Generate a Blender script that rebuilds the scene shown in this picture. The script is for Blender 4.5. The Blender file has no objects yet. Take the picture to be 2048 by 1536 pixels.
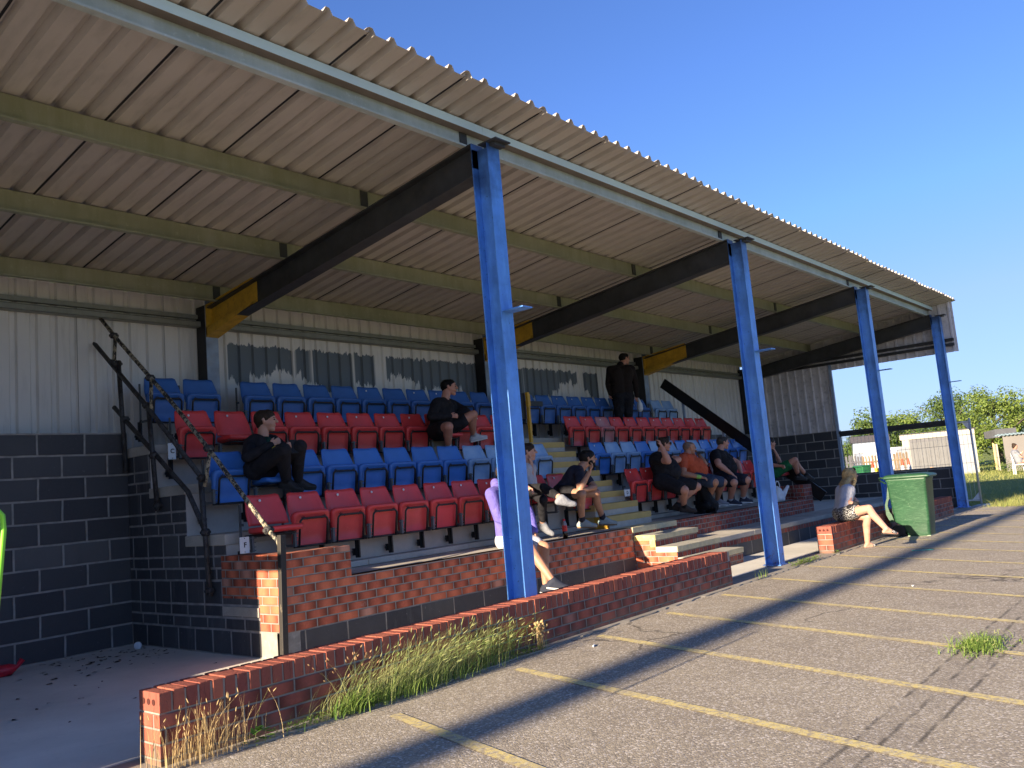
import bpy, bmesh, math, random
from mathutils import Vector, Matrix
R = math.radians
S = bpy.context.scene
COL = S.collection
G = 0.03                      # ground level
rnd = random.Random(7)

# ------------------------------------------------------------------ mesh helpers
class MB:
    def __init__(s): s.v = []; s.f = []; s.sm = []; s.mi = []; s.cm = 0
    def quad(s, pts, smooth=False):
        n = len(s.v); s.v += [tuple(p) for p in pts]; s.f.append(tuple(range(n, n + len(pts)))); s.sm.append(smooth); s.mi.append(s.cm)
    def box(s, a, b):
        x0, y0, z0 = a; x1, y1, z1 = b; n = len(s.v)
        s.v += [(x0,y0,z0),(x1,y0,z0),(x1,y1,z0),(x0,y1,z0),(x0,y0,z1),(x1,y0,z1),(x1,y1,z1),(x0,y1,z1)]
        for q in ((0,3,2,1),(4,5,6,7),(0,1,5,4),(1,2,6,5),(2,3,7,6),(3,0,4,7)):
            s.f.append(tuple(n+i for i in q)); s.sm.append(False); s.mi.append(s.cm)
        return s
    def obox(s, c, ax, ay, az):     # oriented box: centre, three half-axis vectors
        c = Vector(c); ax = Vector(ax); ay = Vector(ay); az = Vector(az); n = len(s.v)
        for k in (-1, 1):
            for (i, j) in ((-1,-1),(1,-1),(1,1),(-1,1)): s.v.append(tuple(c + ax*i + ay*j + az*k))
        for q in ((0,3,2,1),(4,5,6,7),(0,1,5,4),(1,2,6,5),(2,3,7,6),(3,0,4,7)):
            s.f.append(tuple(n+i for i in q)); s.sm.append(False); s.mi.append(s.cm)
        return s
    def beam(s, p, q, w, h, up=(0,0,1)):
        p = Vector(p); q = Vector(q); d = q - p; L = d.length; d.normalize(); up = Vector(up)
        r = d.cross(up).normalized(); u = r.cross(d).normalized()
        return s.obox((p+q)/2, d*L/2, r*w/2, u*h/2)
    def tube(s, pts, r, n=10, cap=True, smooth=True):
        pts = [Vector(p) for p in pts]; m = len(pts); base = len(s.v)
        rr = r if isinstance(r, (list, tuple)) else [r]*m
        prev = None
        for i, p in enumerate(pts):
            t = (pts[min(i+1, m-1)] - pts[max(i-1, 0)])
            if t.length < 1e-9: t = Vector((0,0,1))
            t.normalize()
            if prev is None:
                a = Vector((0,0,1)) if abs(t.z) < .9 else Vector((1,0,0)); u = t.cross(a).normalized()
            else:
                u = prev - t*prev.dot(t)
                u = u.normalized() if u.length > 1e-6 else t.orthogonal().normalized()
            prev = u; w = t.cross(u)
            for k in range(n):
                a = 2*math.pi*k/n; s.v.append(tuple(p + (u*math.cos(a) + w*math.sin(a))*rr[i]))
        for i in range(m-1):
            for k in range(n):
                s.f.append((base+i*n+k, base+i*n+(k+1) % n, base+(i+1)*n+(k+1) % n, base+(i+1)*n+k)); s.sm.append(smooth); s.mi.append(s.cm)
        if cap:
            s.f.append(tuple(base+k for k in range(n))[::-1]); s.sm.append(False); s.mi.append(s.cm)
            s.f.append(tuple(base+(m-1)*n+k for k in range(n))); s.sm.append(False); s.mi.append(s.cm)
        return s
    def lathe(s, c, prof, n=20, axis='Z'):   # prof: list of (r, h)
        c = Vector(c); base = len(s.v)
        for r, h in prof:
            for k in range(n):
                a = 2*math.pi*k/n; x, y = r*math.cos(a), r*math.sin(a)
                v = (x, y, h) if axis == 'Z' else ((h, x, y) if axis == 'X' else (x, h, y))
                s.v.append(tuple(c + Vector(v)))
        for i in range(len(prof)-1):
            for k in range(n):
                s.f.append((base+i*n+k, base+i*n+(k+1) % n, base+(i+1)*n+(k+1) % n, base+(i+1)*n+k)); s.sm.append(True); s.mi.append(s.cm)
        return s
    def prism(s, poly, a, b, axis='X'):     # polygon extruded along an axis from a to b
        n = len(poly); base = len(s.v)
        for t in (a, b):
            for (p, q) in poly:
                s.v.append((t,p,q) if axis == 'X' else ((p,t,q) if axis == 'Y' else (p,q,t)))
        for k in range(n):
            s.f.append((base+k, base+(k+1) % n, base+n+(k+1) % n, base+n+k)); s.sm.append(False); s.mi.append(s.cm)
        s.f.append(tuple(base+k for k in range(n))[::-1]); s.f.append(tuple(base+n+k for k in range(n))); s.sm += [False]*2; s.mi += [s.cm]*2
        return s
    def build(s, name, mat, parent=None, bevel=0, fixn=True, loc=None):
        me = bpy.data.meshes.new(name); me.from_pydata(s.v, [], s.f); me.polygons.foreach_set('use_smooth', s.sm)
        mats = mat if isinstance(mat, (list, tuple)) else [mat]
        for m in mats: me.materials.append(m)
        if len(mats) > 1: me.polygons.foreach_set('material_index', s.mi)
        if fixn:
            bm = bmesh.new(); bm.from_mesh(me); bmesh.ops.recalc_face_normals(bm, faces=bm.faces); bm.to_mesh(me); bm.free()
        o = bpy.data.objects.new(name, me); COL.objects.link(o)
        if parent: o.parent = parent
        if loc: o.location = loc
        if bevel:
            b = o.modifiers.new('b', 'BEVEL'); b.width = bevel; b.segments = 2; b.limit_method = 'ANGLE'; b.angle_limit = R(40)
        return o

def tag(o, label=None, cat=None, group=None, kind=None):
    if label: o['label'] = label
    if cat: o['category'] = cat
    if group: o['group'] = group
    if kind: o['kind'] = kind
    return o
def empty(name, loc=(0,0,0), rz=0, label=None, cat=None, group=None):
    o = bpy.data.objects.new(name, None); COL.objects.link(o); o.location = loc; o.rotation_euler = (0,0,rz); o.empty_display_size = .1
    return tag(o, label, cat, group)
def copy_tree(o, parent=None):
    c = o.copy(); COL.objects.link(c); c.parent = parent
    for ch in list(o.children): copy_tree(ch, c)
    return c

# ------------------------------------------------------------------ materials
class NT:
    def __init__(s, name):
        s.m = bpy.data.materials.new(name); s.m.use_nodes = True; s.t = s.m.node_tree; s.t.nodes.clear()
        s.out = s.n('ShaderNodeOutputMaterial'); s.b = s.n('ShaderNodeBsdfPrincipled'); s.l(s.b.outputs[0], s.out.inputs[0])
    def n(s, ty, **k):
        x = s.t.nodes.new(ty)
        for a, b in k.items(): setattr(x, a, b)
        return x
    def l(s, a, b): s.t.links.new(a, b)
    def put(s, sock, v):
        if hasattr(v, 'links') or isinstance(v, bpy.types.NodeSocket): s.l(v, sock)
        else: sock.default_value = v if not isinstance(v, tuple) or len(v) == 4 or sock.type == 'VECTOR' else (*v, 1)
    def math(s, op, a, b=0, c=None, clamp=False):
        x = s.n('ShaderNodeMath', operation=op, use_clamp=clamp); s.put(x.inputs[0], a); s.put(x.inputs[1], b)
        if c is not None: s.put(x.inputs[2], c)
        return x.outputs[0]
    def mix(s, f, a, b):
        x = s.n('ShaderNodeMix', data_type='RGBA'); s.put(x.inputs[0], f); s.put(x.inputs[6], a); s.put(x.inputs[7], b); return x.outputs[2]
    def mixf(s, f, a, b):
        x = s.n('ShaderNodeMix', data_type='FLOAT'); s.put(x.inputs[0], f); s.put(x.inputs[2], a); s.put(x.inputs[3], b); return x.outputs[0]
    def pos(s): return s.n('ShaderNodeNewGeometry').outputs['Position']
    def obj(s): return s.n('ShaderNodeTexCoord').outputs['Object']
    def scale(s, v, sc):
        x = s.n('ShaderNodeMapping'); s.l(v, x.inputs[0]); x.inputs[3].default_value = sc if isinstance(sc, tuple) else (sc,)*3; return x.outputs[0]
    def noise(s, v, sc, det=4, rough=.55, dist=0):
        x = s.n('ShaderNodeTexNoise'); s.l(v, x.inputs['Vector']); x.inputs['Scale'].default_value = sc; x.inputs['Detail'].default_value = det
        x.inputs['Roughness'].default_value = rough; x.inputs['Distortion'].default_value = dist; return x.outputs['Fac']
    def voro(s, v, sc, feat='F1', out='Distance'):
        x = s.n('ShaderNodeTexVoronoi', feature=feat); s.l(v, x.inputs['Vector']); x.inputs['Scale'].default_value = sc; return x.outputs[out]
    def ramp(s, f, a, b):      # linear remap a..b -> 0..1 clamped
        x = s.n('ShaderNodeMapRange', clamp=True); s.put(x.inputs[0], f); x.inputs[1].default_value = a; x.inputs[2].default_value = b; return x.outputs[0]
    def sep(s, v):
        x = s.n('ShaderNodeSeparateXYZ'); s.l(v, x.inputs[0]); return x.outputs
    def comb(s, x_, y_, z_):
        x = s.n('ShaderNodeCombineXYZ'); s.put(x.inputs[0], x_); s.put(x.inputs[1], y_); s.put(x.inputs[2], z_); return x.outputs[0]
    def bump(s, h, st=.3, d=.01):
        x = s.n('ShaderNodeBump'); s.l(h, x.inputs['Height']); x.inputs['Strength'].default_value = st; x.inputs['Distance'].default_value = d
        s.l(x.outputs[0], s.b.inputs['Normal'])
    def fin(s, col, rough=.6, metal=0, spec=.4):
        s.put(s.b.inputs['Base Color'], col); s.put(s.b.inputs['Roughness'], rough); s.put(s.b.inputs['Metallic'], metal); s.b.inputs['Specular IOR Level'].default_value = spec
        return s.m

MC = {}
def plain(name, col, rough=.6, metal=0, var=.15, sc=6, bump=0, spec=.4, dirt=None, bsc=60):
    if name in MC: return MC[name]
    t = NT(name); p = t.obj(); f = t.noise(p, sc, 5)
    c2 = tuple(c*(1-var) for c in col); c1 = tuple(min(1, c*(1+var)) for c in col)
    c = t.mix(t.ramp(f, .3, .7), (*c1, 1), (*c2, 1))
    if dirt: c = t.mix(t.ramp(t.noise(p, sc*2.3, 6, .7), .52, .75), c, (*dirt, 1))
    if bump: t.bump(t.noise(p, bsc, 3), bump, .004)
    MC[name] = t.fin(c, rough, metal, spec); return MC[name]

def masonry(name, bw, bh, mort, z0, x0, cols, mcol, ends=0, grime=.3, rough=.85, irregular=False, dust=None, bumpd=.006, vary=.5):
    """running bond from world position: block width/height, mortar width, course origin"""
    t = NT(name); g = t.n('ShaderNodeNewGeometry'); P = t.sep(g.outputs['Position']); N = t.sep(g.outputs['True Normal'])
    ax = t.math('GREATER_THAN', t.math('ABSOLUTE', N[0]), .6); az = t.math('GREATER_THAN', t.math('ABSOLUTE', N[2]), .6)
    wob = t.math('MULTIPLY', t.math('SUBTRACT', t.noise(g.outputs['Position'], 3, 2), .5), mort*.9)
    u = t.math('ADD', t.math('SUBTRACT', t.mixf(ax, P[0], P[1]), x0), wob)
    v = t.math('ADD', t.math('SUBTRACT', t.mixf(az, P[2], P[1]), z0), t.math('MULTIPLY', wob, .6))
    if irregular:
        # repeating band: one tall course then two half-height courses
        vv = t.math('DIVIDE', v, bh*2); fr = t.math('FRACT', vv); big = t.math('LESS_THAN', fr, .5)
        row = t.math('ADD', t.math('MULTIPLY', t.math('FLOOR', vv), 3), t.mixf(big, t.math('FLOOR', t.math('MULTIPLY', fr, 4)), 0))
        fv = t.mixf(big, t.math('FRACT', t.math('MULTIPLY', fr, 4)), t.math('MULTIPLY', fr, 2))
        hh = t.mixf(big, bh/2, bh)
    else:
        vv = t.math('DIVIDE', v, bh); row = t.math('FLOOR', vv); fv = t.math('FRACT', vv); hh = bh
    uu = t.math('ADD', t.math('DIVIDE', u, bw), t.math('MULTIPLY', t.math('FRACT', t.math('MULTIPLY', row, .5)), 1.0))
    if irregular: uu = t.math('ADD', uu, t.math('FRACT', t.math('MULTIPLY', row, .37)))
    cu = t.math('FLOOR', uu); fu = t.math('FRACT', uu)
    du = t.math('MULTIPLY', t.math('SUBTRACT', .5, t.math('ABSOLUTE', t.math('SUBTRACT', fu, .5))), bw)
    dv = t.math('MULTIPLY', t.math('SUBTRACT', .5, t.math('ABSOLUTE', t.math('SUBTRACT', fv, .5))), hh)
    d = t.math('MINIMUM', du, dv)
    face = t.ramp(d, mort*.42, mort*.62)          # 1 on brick, 0 on mortar
    wn = t.n('ShaderNodeTexWhiteNoise', noise_dimensions='2D'); t.l(t.comb(cu, row, 0), wn.inputs['Vector']); rv = wn.outputs['Value']; rc = t.sep(wn.outputs['Color'])
    a, b, c = cols
    col = t.mix(t.ramp(rv, .5-vary/2, .5+vary/2), (*a, 1), (*b, 1))
    col = t.mix(t.ramp(rc[1], .86, .93), col, (*c, 1))
    fine = t.noise(g.outputs['Position'], 40, 5, .7)
    col = t.mix(t.math('MULTIPLY', t.ramp(fine, .45, .8), .3), col, tuple(min(1, x*1.5+.015) for x in a)+(1,))
    if ends:
        e = t.ramp(t.math('ABSOLUTE', t.math('SUBTRACT', fu, .5)), .10, .46)
        e = t.math('MULTIPLY', e, t.ramp(rc[0], -.3, .6))
        col = t.mix(t.math('MULTIPLY', e, ends), col, tuple(x*.28 for x in b)+(1,))
    if dust:
        dn = t.ramp(t.noise(g.outputs['Position'], 2.2, 6, .65), .5, .85); col = t.mix(t.math('MULTIPLY', dn, .55), col, (*dust, 1))
        dr = t.ramp(t.noise(t.scale(g.outputs['Position'], (1, 1, .16)), 9, 5, .7), .54, .68); col = t.mix(t.math('MULTIPLY', dr, t.math('MULTIPLY', t.ramp(t.noise(g.outputs['Position'], .9, 3), .45, .6), .6)), col, (*dust, 1))
        sp = t.ramp(t.noise(g.outputs['Position'], 28, 3, .6), .7, .74); col = t.mix(t.math('MULTIPLY', sp, .6), col, (*[min(1, x*2.2) for x in dust], 1))
    mc = t.mix(t.ramp(t.noise(g.outputs['Position'], 9, 5), .35, .7), (*mcol, 1), tuple(x*.6 for x in mcol)+(1,))
    col = t.mix(face, mc, col)
    if ends:   # chips, lime bloom, damp and moss low on the wall
        lb = t.ramp(t.noise(g.outputs['Position'], 7, 6, .75), .62, .74); col = t.mix(t.math('MULTIPLY', lb, .4), col, (.42,.36,.32,1))
        ms = t.math('MULTIPLY', t.ramp(t.math('ADD', P[2], t.math('MULTIPLY', t.noise(g.outputs['Position'], 5, 5), .22)), .26, .10), .75); col = t.mix(ms, col, (.16,.15,.11,1))
    gr = t.ramp(t.noise(g.outputs['Position'], 1.3, 6, .7), .45, .8)
    col = t.mix(t.math('MULTIPLY', gr, grime), col, tuple(x*.5 for x in mcol)+(1,))
    h = t.math('ADD', t.math('MULTIPLY', t.ramp(d, mort*.3, mort*.9), 1.0), t.math('MULTIPLY', fine, .35))
    t.bump(h, .9, bumpd)
    return t.fin(col, rough, 0, .3)

BR = ((.38,.10,.06), (.26,.07,.05), (.34,.15,.11))
M = {}
M['brick_low'] = masonry('red_brick_low_wall', .225, .075, .011, .0, -3.18+.04, BR, (.27,.245,.215), ends=.85, grime=.25)
M['brick'] = masonry('red_brick_terrace', .225, .075, .011, .255, -1.135+.09, ((.58,.16,.08),(.44,.11,.06),(.48,.24,.17)), (.31,.285,.255), ends=.92, grime=.06)
M['header'] = masonry('red_brick_headers', .1125, .075, .011, .0, 0, ((.36,.075,.045),(.20,.05,.04),(.25,.12,.09)), (.34,.31,.28), ends=.6, grime=.3)
BK = ((.050,.051,.057), (.078,.079,.084), (.12,.12,.12))
M['block'] = masonry('black_painted_block', .45, .2186, .019, .03, -1.349+.0, BK, (.36,.34,.31), grime=.12, dust=(.07,.07,.075), rough=.55, vary=.9)
M['block_side'] = masonry('black_painted_mixed_block', .31, .2186, .020, .03, 4.37, BK, (.36,.34,.32), grime=.12, dust=(.14,.14,.145), rough=.6, irregular=True)
M['block_base'] = masonry('black_block_base_course', .45, .225, .013, .03, -.95, ((.035,.036,.042),(.05,.05,.055),(.06,.06,.06)), (.27,.25,.22), grime=.15, dust=(.1,.1,.1), rough=.6)
M['block_gable'] = masonry('black_gable_block', .45, .2186, .020, .03, .1, BK, (.38,.36,.33), grime=.05, dust=(.05,.05,.055), rough=.5)

def concrete(name, col, dark=.55, sc=1.0, stain=.5):
    t = NT(name); p = t.pos(); n1 = t.noise(p, 1.1*sc, 7, .65); n2 = t.noise(p, 18*sc, 5, .7); n3 = t.noise(p, 140, 2)
    c = t.mix(t.ramp(n1, .35, .7), (*col, 1), (*[x*dark for x in col], 1))
    c = t.mix(t.math('MULTIPLY', t.ramp(n2, .55, .8), stain), c, (*[x*.45 for x in col], 1))
    c = t.mix(t.math('MULTIPLY', t.ramp(n3, .6, .75), .25), c, (*[min(1, x*1.5) for x in col], 1))
    t.bump(t.math('ADD', n2, t.math('MULTIPLY', n3, .5)), .35, .006); return t.fin(c, .9, 0, .25)
M['conc'] = concrete('terrace_concrete', (.54,.50,.43))
M['conc_floor'] = concrete('floor_concrete', (.72,.69,.61), .75, .7, .25)
M['conc_slab'] = concrete('step_slab_concrete', (.42,.40,.34), .7)
M['riser'] = concrete('riser_concrete', (.58,.53,.47), .8, 2.5, .2)
M['kerb'] = concrete('kerb_concrete', (.36,.33,.28), .6, 2)

def asphalt():
    t = NT('worn_asphalt'); p = t.pos(); P = t.sep(p)
    big = t.noise(p, .45, 6, .6); mid = t.noise(p, 2.6, 6, .65)
    sx = t.scale(p, (1, 1, 1))
    st = t.voro(sx, 95, 'F1', 'Color'); sr = t.sep(st); sd = t.voro(sx, 95, 'F1', 'Distance')
    base = t.mix(t.ramp(big, .35, .7), (.43,.375,.28,1), (.35,.30,.225,1))
    base = t.mix(t.math('MULTIPLY', t.ramp(mid, .45, .8), .5), base, (.22,.19,.16,1))
    c = t.mix(t.math('MULTIPLY', t.ramp(sr[0], .1, .9), .6), base, (.15,.13,.115,1))
    c = t.mix(t.math('MULTIPLY', t.ramp(sr[1], .80, .9), .8), c, (.62,.57,.50,1))
    wear = t.math('MULTIPLY', t.ramp(t.noise(p, 1.4, 6, .7, .6), .58, .74), t.ramp(P[1], -2.2, -.6))
    c = t.mix(t.math('MULTIPLY', wear, .45), c, (.55,.51,.45,1))
    # filled trench parallel to the stand
    yy = t.math('ADD', P[1], t.math('MULTIPLY', t.math('SUBTRACT', t.noise(p, 1.6, 4), .5), .05))
    tr = t.math('MULTIPLY', t.ramp(yy, -3.30, -3.27), t.ramp(yy, -3.02, -3.05))
    c = t.mix(t.math('MULTIPLY', tr, .18), c, (.20,.175,.15,1))
    for y0 in (-3.03, -3.15, -3.29):
        ln = t.math('SUBTRACT', 1, t.ramp(t.math('ABSOLUTE', t.math('SUBTRACT', yy, y0)), .004, .018))
        ln = t.math('MULTIPLY', ln, t.ramp(t.noise(p, 5, 4), .4, .55)); c = t.mix(t.math('MULTIPLY', ln, .7), c, (.05,.045,.04,1))
    ck = t.voro(t.n('ShaderNodeVectorMath', operation='ADD').outputs[0], 1, 'F1') if False else None
    vv = t.n('ShaderNodeVectorMath', operation='ADD'); t.l(p, vv.inputs[0]); nz = t.n('ShaderNodeTexNoise'); t.l(p, nz.inputs['Vector']); nz.inputs['Scale'].default_value = 2.2; nz.inputs['Detail'].default_value = 5
    sc_ = t.n('ShaderNodeVectorMath', operation='SCALE'); t.l(nz.outputs['Color'], sc_.inputs[0]); sc_.inputs['Scale'].default_value = .5; t.l(sc_.outputs[0], vv.inputs[1])
    ed = t.voro(vv.outputs[0], .42, 'DISTANCE_TO_EDGE'); cr = t.math('SUBTRACT', 1, t.ramp(ed, .002, .008)); cr = t.math('MULTIPLY', cr, t.ramp(t.noise(p, .7, 3), .48, .6)); c = t.mix(t.math('MULTIPLY', cr, .75), c, (.07,.06,.05,1))
    oil = t.ramp(t.noise(p, 1.0, 3, .5, .3), .66, .76); c = t.mix(t.math('MULTIPLY', oil, .35), c, (.10,.09,.08,1))
    # drag lines near the viewer
    dl = t.noise(t.scale(p, (7, .6, 1)), 3, 4, .6); c = t.mix(t.math('MULTIPLY', t.ramp(dl, .6, .68), .15), c, (.3,.27,.23,1))
    h = t.math('ADD', t.math('MULTIPLY', sd, -.8), t.math('MULTIPLY', t.noise(p, 260, 2), .5))
    h = t.math('SUBTRACT', h, t.math('MULTIPLY', tr, .2))
    t.bump(h, .5, .006); return t.fin(c, .92, 0, .25)
M['asphalt'] = asphalt()

def yellow_line():
    t = NT('worn_yellow_line'); p = t.pos()
    w = t.ramp(t.noise(p, 26, 6, .75), .40, .53); w2 = t.ramp(t.noise(p, 3, 5, .6), .22, .50)
    st = t.sep(t.voro(p, 95, 'F1', 'Color'))
    c = t.mix(t.math('MULTIPLY', w, w2), (.34,.29,.22,1), (.66,.54,.21,1))
    c = t.mix(t.math('MULTIPLY', t.ramp(st[1], .82, .9), .6), c, (.6,.55,.4,1))
    t.bump(t.noise(p, 200, 2), .3, .004); return t.fin(c, .85)
M['yline'] = yellow_line()

def bluepaint(name, col, specks=True):
    t = NT(name); p = t.pos(); P = t.sep(p)
    n = t.noise(p, 3.5, 6, .6); n2 = t.noise(t.scale(p, (1, 1, .25)), 16, 5, .65)
    c = t.mix(t.ramp(n, .35, .7), (*col, 1), (*[x*.62 for x in col], 1))
    c = t.mix(t.math('MULTIPLY', t.ramp(n2, .45, .75), .35), c, (*[min(1, x*1.5+.03) for x in col], 1))
    # old dark paint showing through at the head of the post
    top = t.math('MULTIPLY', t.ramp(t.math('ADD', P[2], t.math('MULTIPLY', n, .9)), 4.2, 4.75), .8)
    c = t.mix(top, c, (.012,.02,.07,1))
    if specks:
        sp = t.ramp(t.noise(p, 34, 3, .8), .67, .69); c = t.mix(sp, c, (.01,.02,.09,1))
        ru = t.math('MULTIPLY', t.ramp(t.noise(p, 20, 5, .75), .50, .60), t.ramp(t.math('ADD', P[2], t.math('MULTIPLY', n, .4)), .60, .22)); c = t.mix(t.math('MULTIPLY', ru, .8), c, (.14,.06,.03,1))
        sc2 = t.ramp(t.noise(t.scale(p, (1, 1, .3)), 11, 5, .8), .66, .70); c = t.mix(t.math('MULTIPLY', sc2, .5), c, (.03,.08,.33,1))
    t.bump(n2, .12, .004); return t.fin(c, .42, 0, .45)
M['blue'] = bluepaint('blue_column_paint', (.11,.33,.85))
M['steel_dark'] = plain('dark_steel_paint', (.042,.045,.047), .5, var=.3, sc=5, dirt=(.06,.055,.05))
M['rearcol'] = plain('slate_blue_rear_column', (.26,.34,.46), .55, var=.3, sc=4, dirt=(.30,.33,.36))
M['rearcol_dark'] = plain('black_rear_column_side', (.018,.018,.02), .5, var=.3)
M['yellow'] = plain('yellow_paint', (.58,.34,.03), .5, var=.2, sc=7, dirt=(.36,.18,.03))
def stepyellow():
    t = NT('worn_yellow_step_paint'); p = t.pos(); n = t.noise(p, 5, 5); n2 = t.noise(p, 30, 5, .75)
    c = t.mix(t.ramp(n, .3, .7), (.60,.42,.14,1), (.50,.36,.13,1)); c = t.mix(t.ramp(n2, .62, .7), c, (.38,.35,.28,1))
    t.bump(n2, .3, .004); return t.fin(c, .8)
M['stepyellow'] = stepyellow()
M['cream'] = plain('cream_edge_paint', (.55,.49,.30), .8, var=.15, sc=9, dirt=(.4,.38,.32), bump=.3)

def galv(name, col, green, g=.5):
    t = NT(name); p = t.pos(); st = t.noise(t.scale(p, (1, 1, .12)), 7, 6, .7); n = t.noise(p, 1.5, 5); fine = t.noise(p, 22, 4, .7)
    c = t.mix(t.math('MULTIPLY', t.ramp(st, .35, .7), g), (*col, 1), (*green, 1))
    c = t.mix(t.math('MULTIPLY', t.ramp(n, .4, .7), .5), c, (*[x*.7 for x in green], 1))
    c = t.mix(t.math('MULTIPLY', t.ramp(fine, .6, .72), .35), c, (*[min(1, x*1.4) for x in col], 1))
    return t.fin(c, .5, .25, .5)
M['purlin0'] = galv('galvanised_front_purlin', (.58,.64,.62), (.36,.42,.35))
M['purlin'] = galv('mossy_galvanised_purlin', (.38,.38,.28), (.27,.29,.17), .8)
M['girt'] = galv('galvanised_girt', (.30,.31,.28), (.20,.21,.17), .6)
M['flange_shade'] = plain('shaded_flange_underside', (.20,.165,.135), .7)  # brown strip underside, its shade is put into the colour

def sheet():
    t = NT('brown_roof_sheet_underside'); p = t.pos(); n = t.noise(p, .8, 5); n2 = t.noise(t.scale(p, (1, .2, 1)), 14, 4)
    c = t.mix(t.ramp(n, .3, .7), (.50,.455,.40,1), (.43,.395,.345,1)); c = t.mix(t.math('MULTIPLY', t.ramp(n2, .5, .8), .3), c, (.15,.13,.11,1))
    return t.fin(c, .5, 0, .45)
M['sheet'] = sheet()
def cladding():
    t = NT('pale_cladding_with_brushed_patches'); p = t.pos(); P = t.sep(p)
    n = t.noise(t.scale(p, (3, 3, .35)), 4, 6, .65); n1 = t.noise(p, .9, 4)
    c = t.mix(t.ramp(n1, .3, .7), (.76,.75,.73,1), (.68,.67,.65,1)); c = t.mix(t.math('MULTIPLY', t.ramp(n, .5, .8), .4), c, (.30,.30,.28,1))
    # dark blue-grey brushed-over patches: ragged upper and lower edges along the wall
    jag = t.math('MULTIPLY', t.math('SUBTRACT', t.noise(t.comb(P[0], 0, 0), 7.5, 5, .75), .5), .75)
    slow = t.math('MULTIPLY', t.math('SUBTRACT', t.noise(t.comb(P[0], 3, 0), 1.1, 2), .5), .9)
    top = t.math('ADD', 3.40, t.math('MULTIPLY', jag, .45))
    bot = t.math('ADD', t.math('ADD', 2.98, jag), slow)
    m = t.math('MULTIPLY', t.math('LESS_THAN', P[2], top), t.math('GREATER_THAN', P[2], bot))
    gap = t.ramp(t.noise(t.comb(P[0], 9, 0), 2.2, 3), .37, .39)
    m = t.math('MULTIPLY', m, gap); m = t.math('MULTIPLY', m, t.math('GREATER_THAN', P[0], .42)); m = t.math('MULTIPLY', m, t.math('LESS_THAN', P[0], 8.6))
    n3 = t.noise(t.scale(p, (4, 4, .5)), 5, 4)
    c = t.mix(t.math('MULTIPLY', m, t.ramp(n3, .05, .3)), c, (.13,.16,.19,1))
    return t.fin(c, .5, 0, .4)
M['clad'] = cladding()
M['clad_gable'] = plain('grey_gable_cladding', (.58,.56,.56), .5, var=.12, sc=3, dirt=(.26,.26,.27))
M['black'] = plain('black_painted_board', (.006,.006,.007), .45, var=.3)
M['black_metal'] = plain('black_seat_tube', (.014,.014,.016), .4, var=.2, spec=.5)
M['grey_metal'] = plain('grey_seat_bracket', (.10,.11,.12), .45, var=.3)
def chipped(name, a, b, th, sc=38):
    t = NT(name); p = t.pos(); f = t.ramp(t.noise(t.scale(p, (1, 1, .5)), sc, 5, .75), th, th+.03)
    c = t.mix(f, (*a, 1), (*b, 1)); t.bump(f, .3, .003); return t.fin(c, .6)
M['rail_chip'] = chipped('chipped_white_black_rail', (.34,.30,.21), (.02,.02,.022), .48, 26)
M['rail_dark'] = chipped('dark_scaffold_tube', (.05,.05,.052), (.025,.022,.022), .5, 20)
M['wood_post'] = chipped('weathered_black_wood_post', (.03,.027,.024), (.12,.10,.07), .62, 24)
M['white'] = plain('white_plastic', (.72,.74,.76), .5, var=.05)
M['sign_white'] = plain('white_row_sign', (.62,.66,.68), .5, var=.08)
M['ink'] = plain('black_ink', (.01,.01,.012), .6)
def seatmat(name, col, fade=None):
    t = NT(name); p = t.obj(); oi = t.n('ShaderNodeObjectInfo').outputs['Random']
    n = t.noise(p, 5, 5); n2 = t.noise(p, 30, 4, .75)
    c = t.mix(t.ramp(n, .3, .75), (*col, 1), (*[x*.75 for x in col], 1))
    c = t.mix(t.math('MULTIPLY', t.ramp(oi, 0, 1), .22), c, (*[min(1, x*1.25+.02) for x in col], 1))
    c = t.mix(t.math('MULTIPLY', t.ramp(n2, .66, .74), .45), c, (*[min(1, x*1.3+.12) for x in col], 1))
    if fade: c = t.mix(t.math('MULTIPLY', t.ramp(n, .25, .6), .9), c, (*fade, 1))
    t.bump(t.noise(p, 9, 2), .15, .004)
    return t.fin(c, .38, 0, .45)
M['red'] = seatmat('red_plastic', (.74,.06,.06))
M['blueseat'] = seatmat('blue_plastic', (.05,.20,.62))
M['navyseat'] = seatmat('dark_blue_plastic', (.04,.15,.46))
M['fadeseat'] = seatmat('faded_blue_plastic', (.14,.32,.64), (.34,.50,.72))
M['oldred'] = seatmat('scuffed_red_plastic', (.58,.10,.11), (.50,.24,.25))
# ------------------------------------------------------------------ world, sun, camera
SUN_E = R(14.3); SUN_A = R(0.05)          # light travels towards +X
W = bpy.data.worlds.new('World'); S.world = W; W.use_nodes = True
wt = W.node_tree; bg = wt.nodes['Background']; sky = wt.nodes.new('ShaderNodeTexSky'); sky.sky_type = 'NISHITA'
sky.sun_disc = False; sky.sun_elevation = SUN_E; sky.sun_rotation = R(270) - SUN_A; sky.altitude = 0; sky.air_density = 1.0; sky.dust_density = .4; sky.ozone_density = 2.5
gm = wt.nodes.new('ShaderNodeGamma'); gm.inputs['Gamma'].default_value = 1.0; wt.links.new(sky.outputs[0], gm.inputs['Color'])
mx = wt.nodes.new('ShaderNodeMix'); mx.data_type = 'RGBA'; mx.blend_type = 'MULTIPLY'; mx.inputs[0].default_value = 1; wt.links.new(gm.outputs[0], mx.inputs[6]); mx.inputs[7].default_value = (.183,.228,.360,1)
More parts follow.
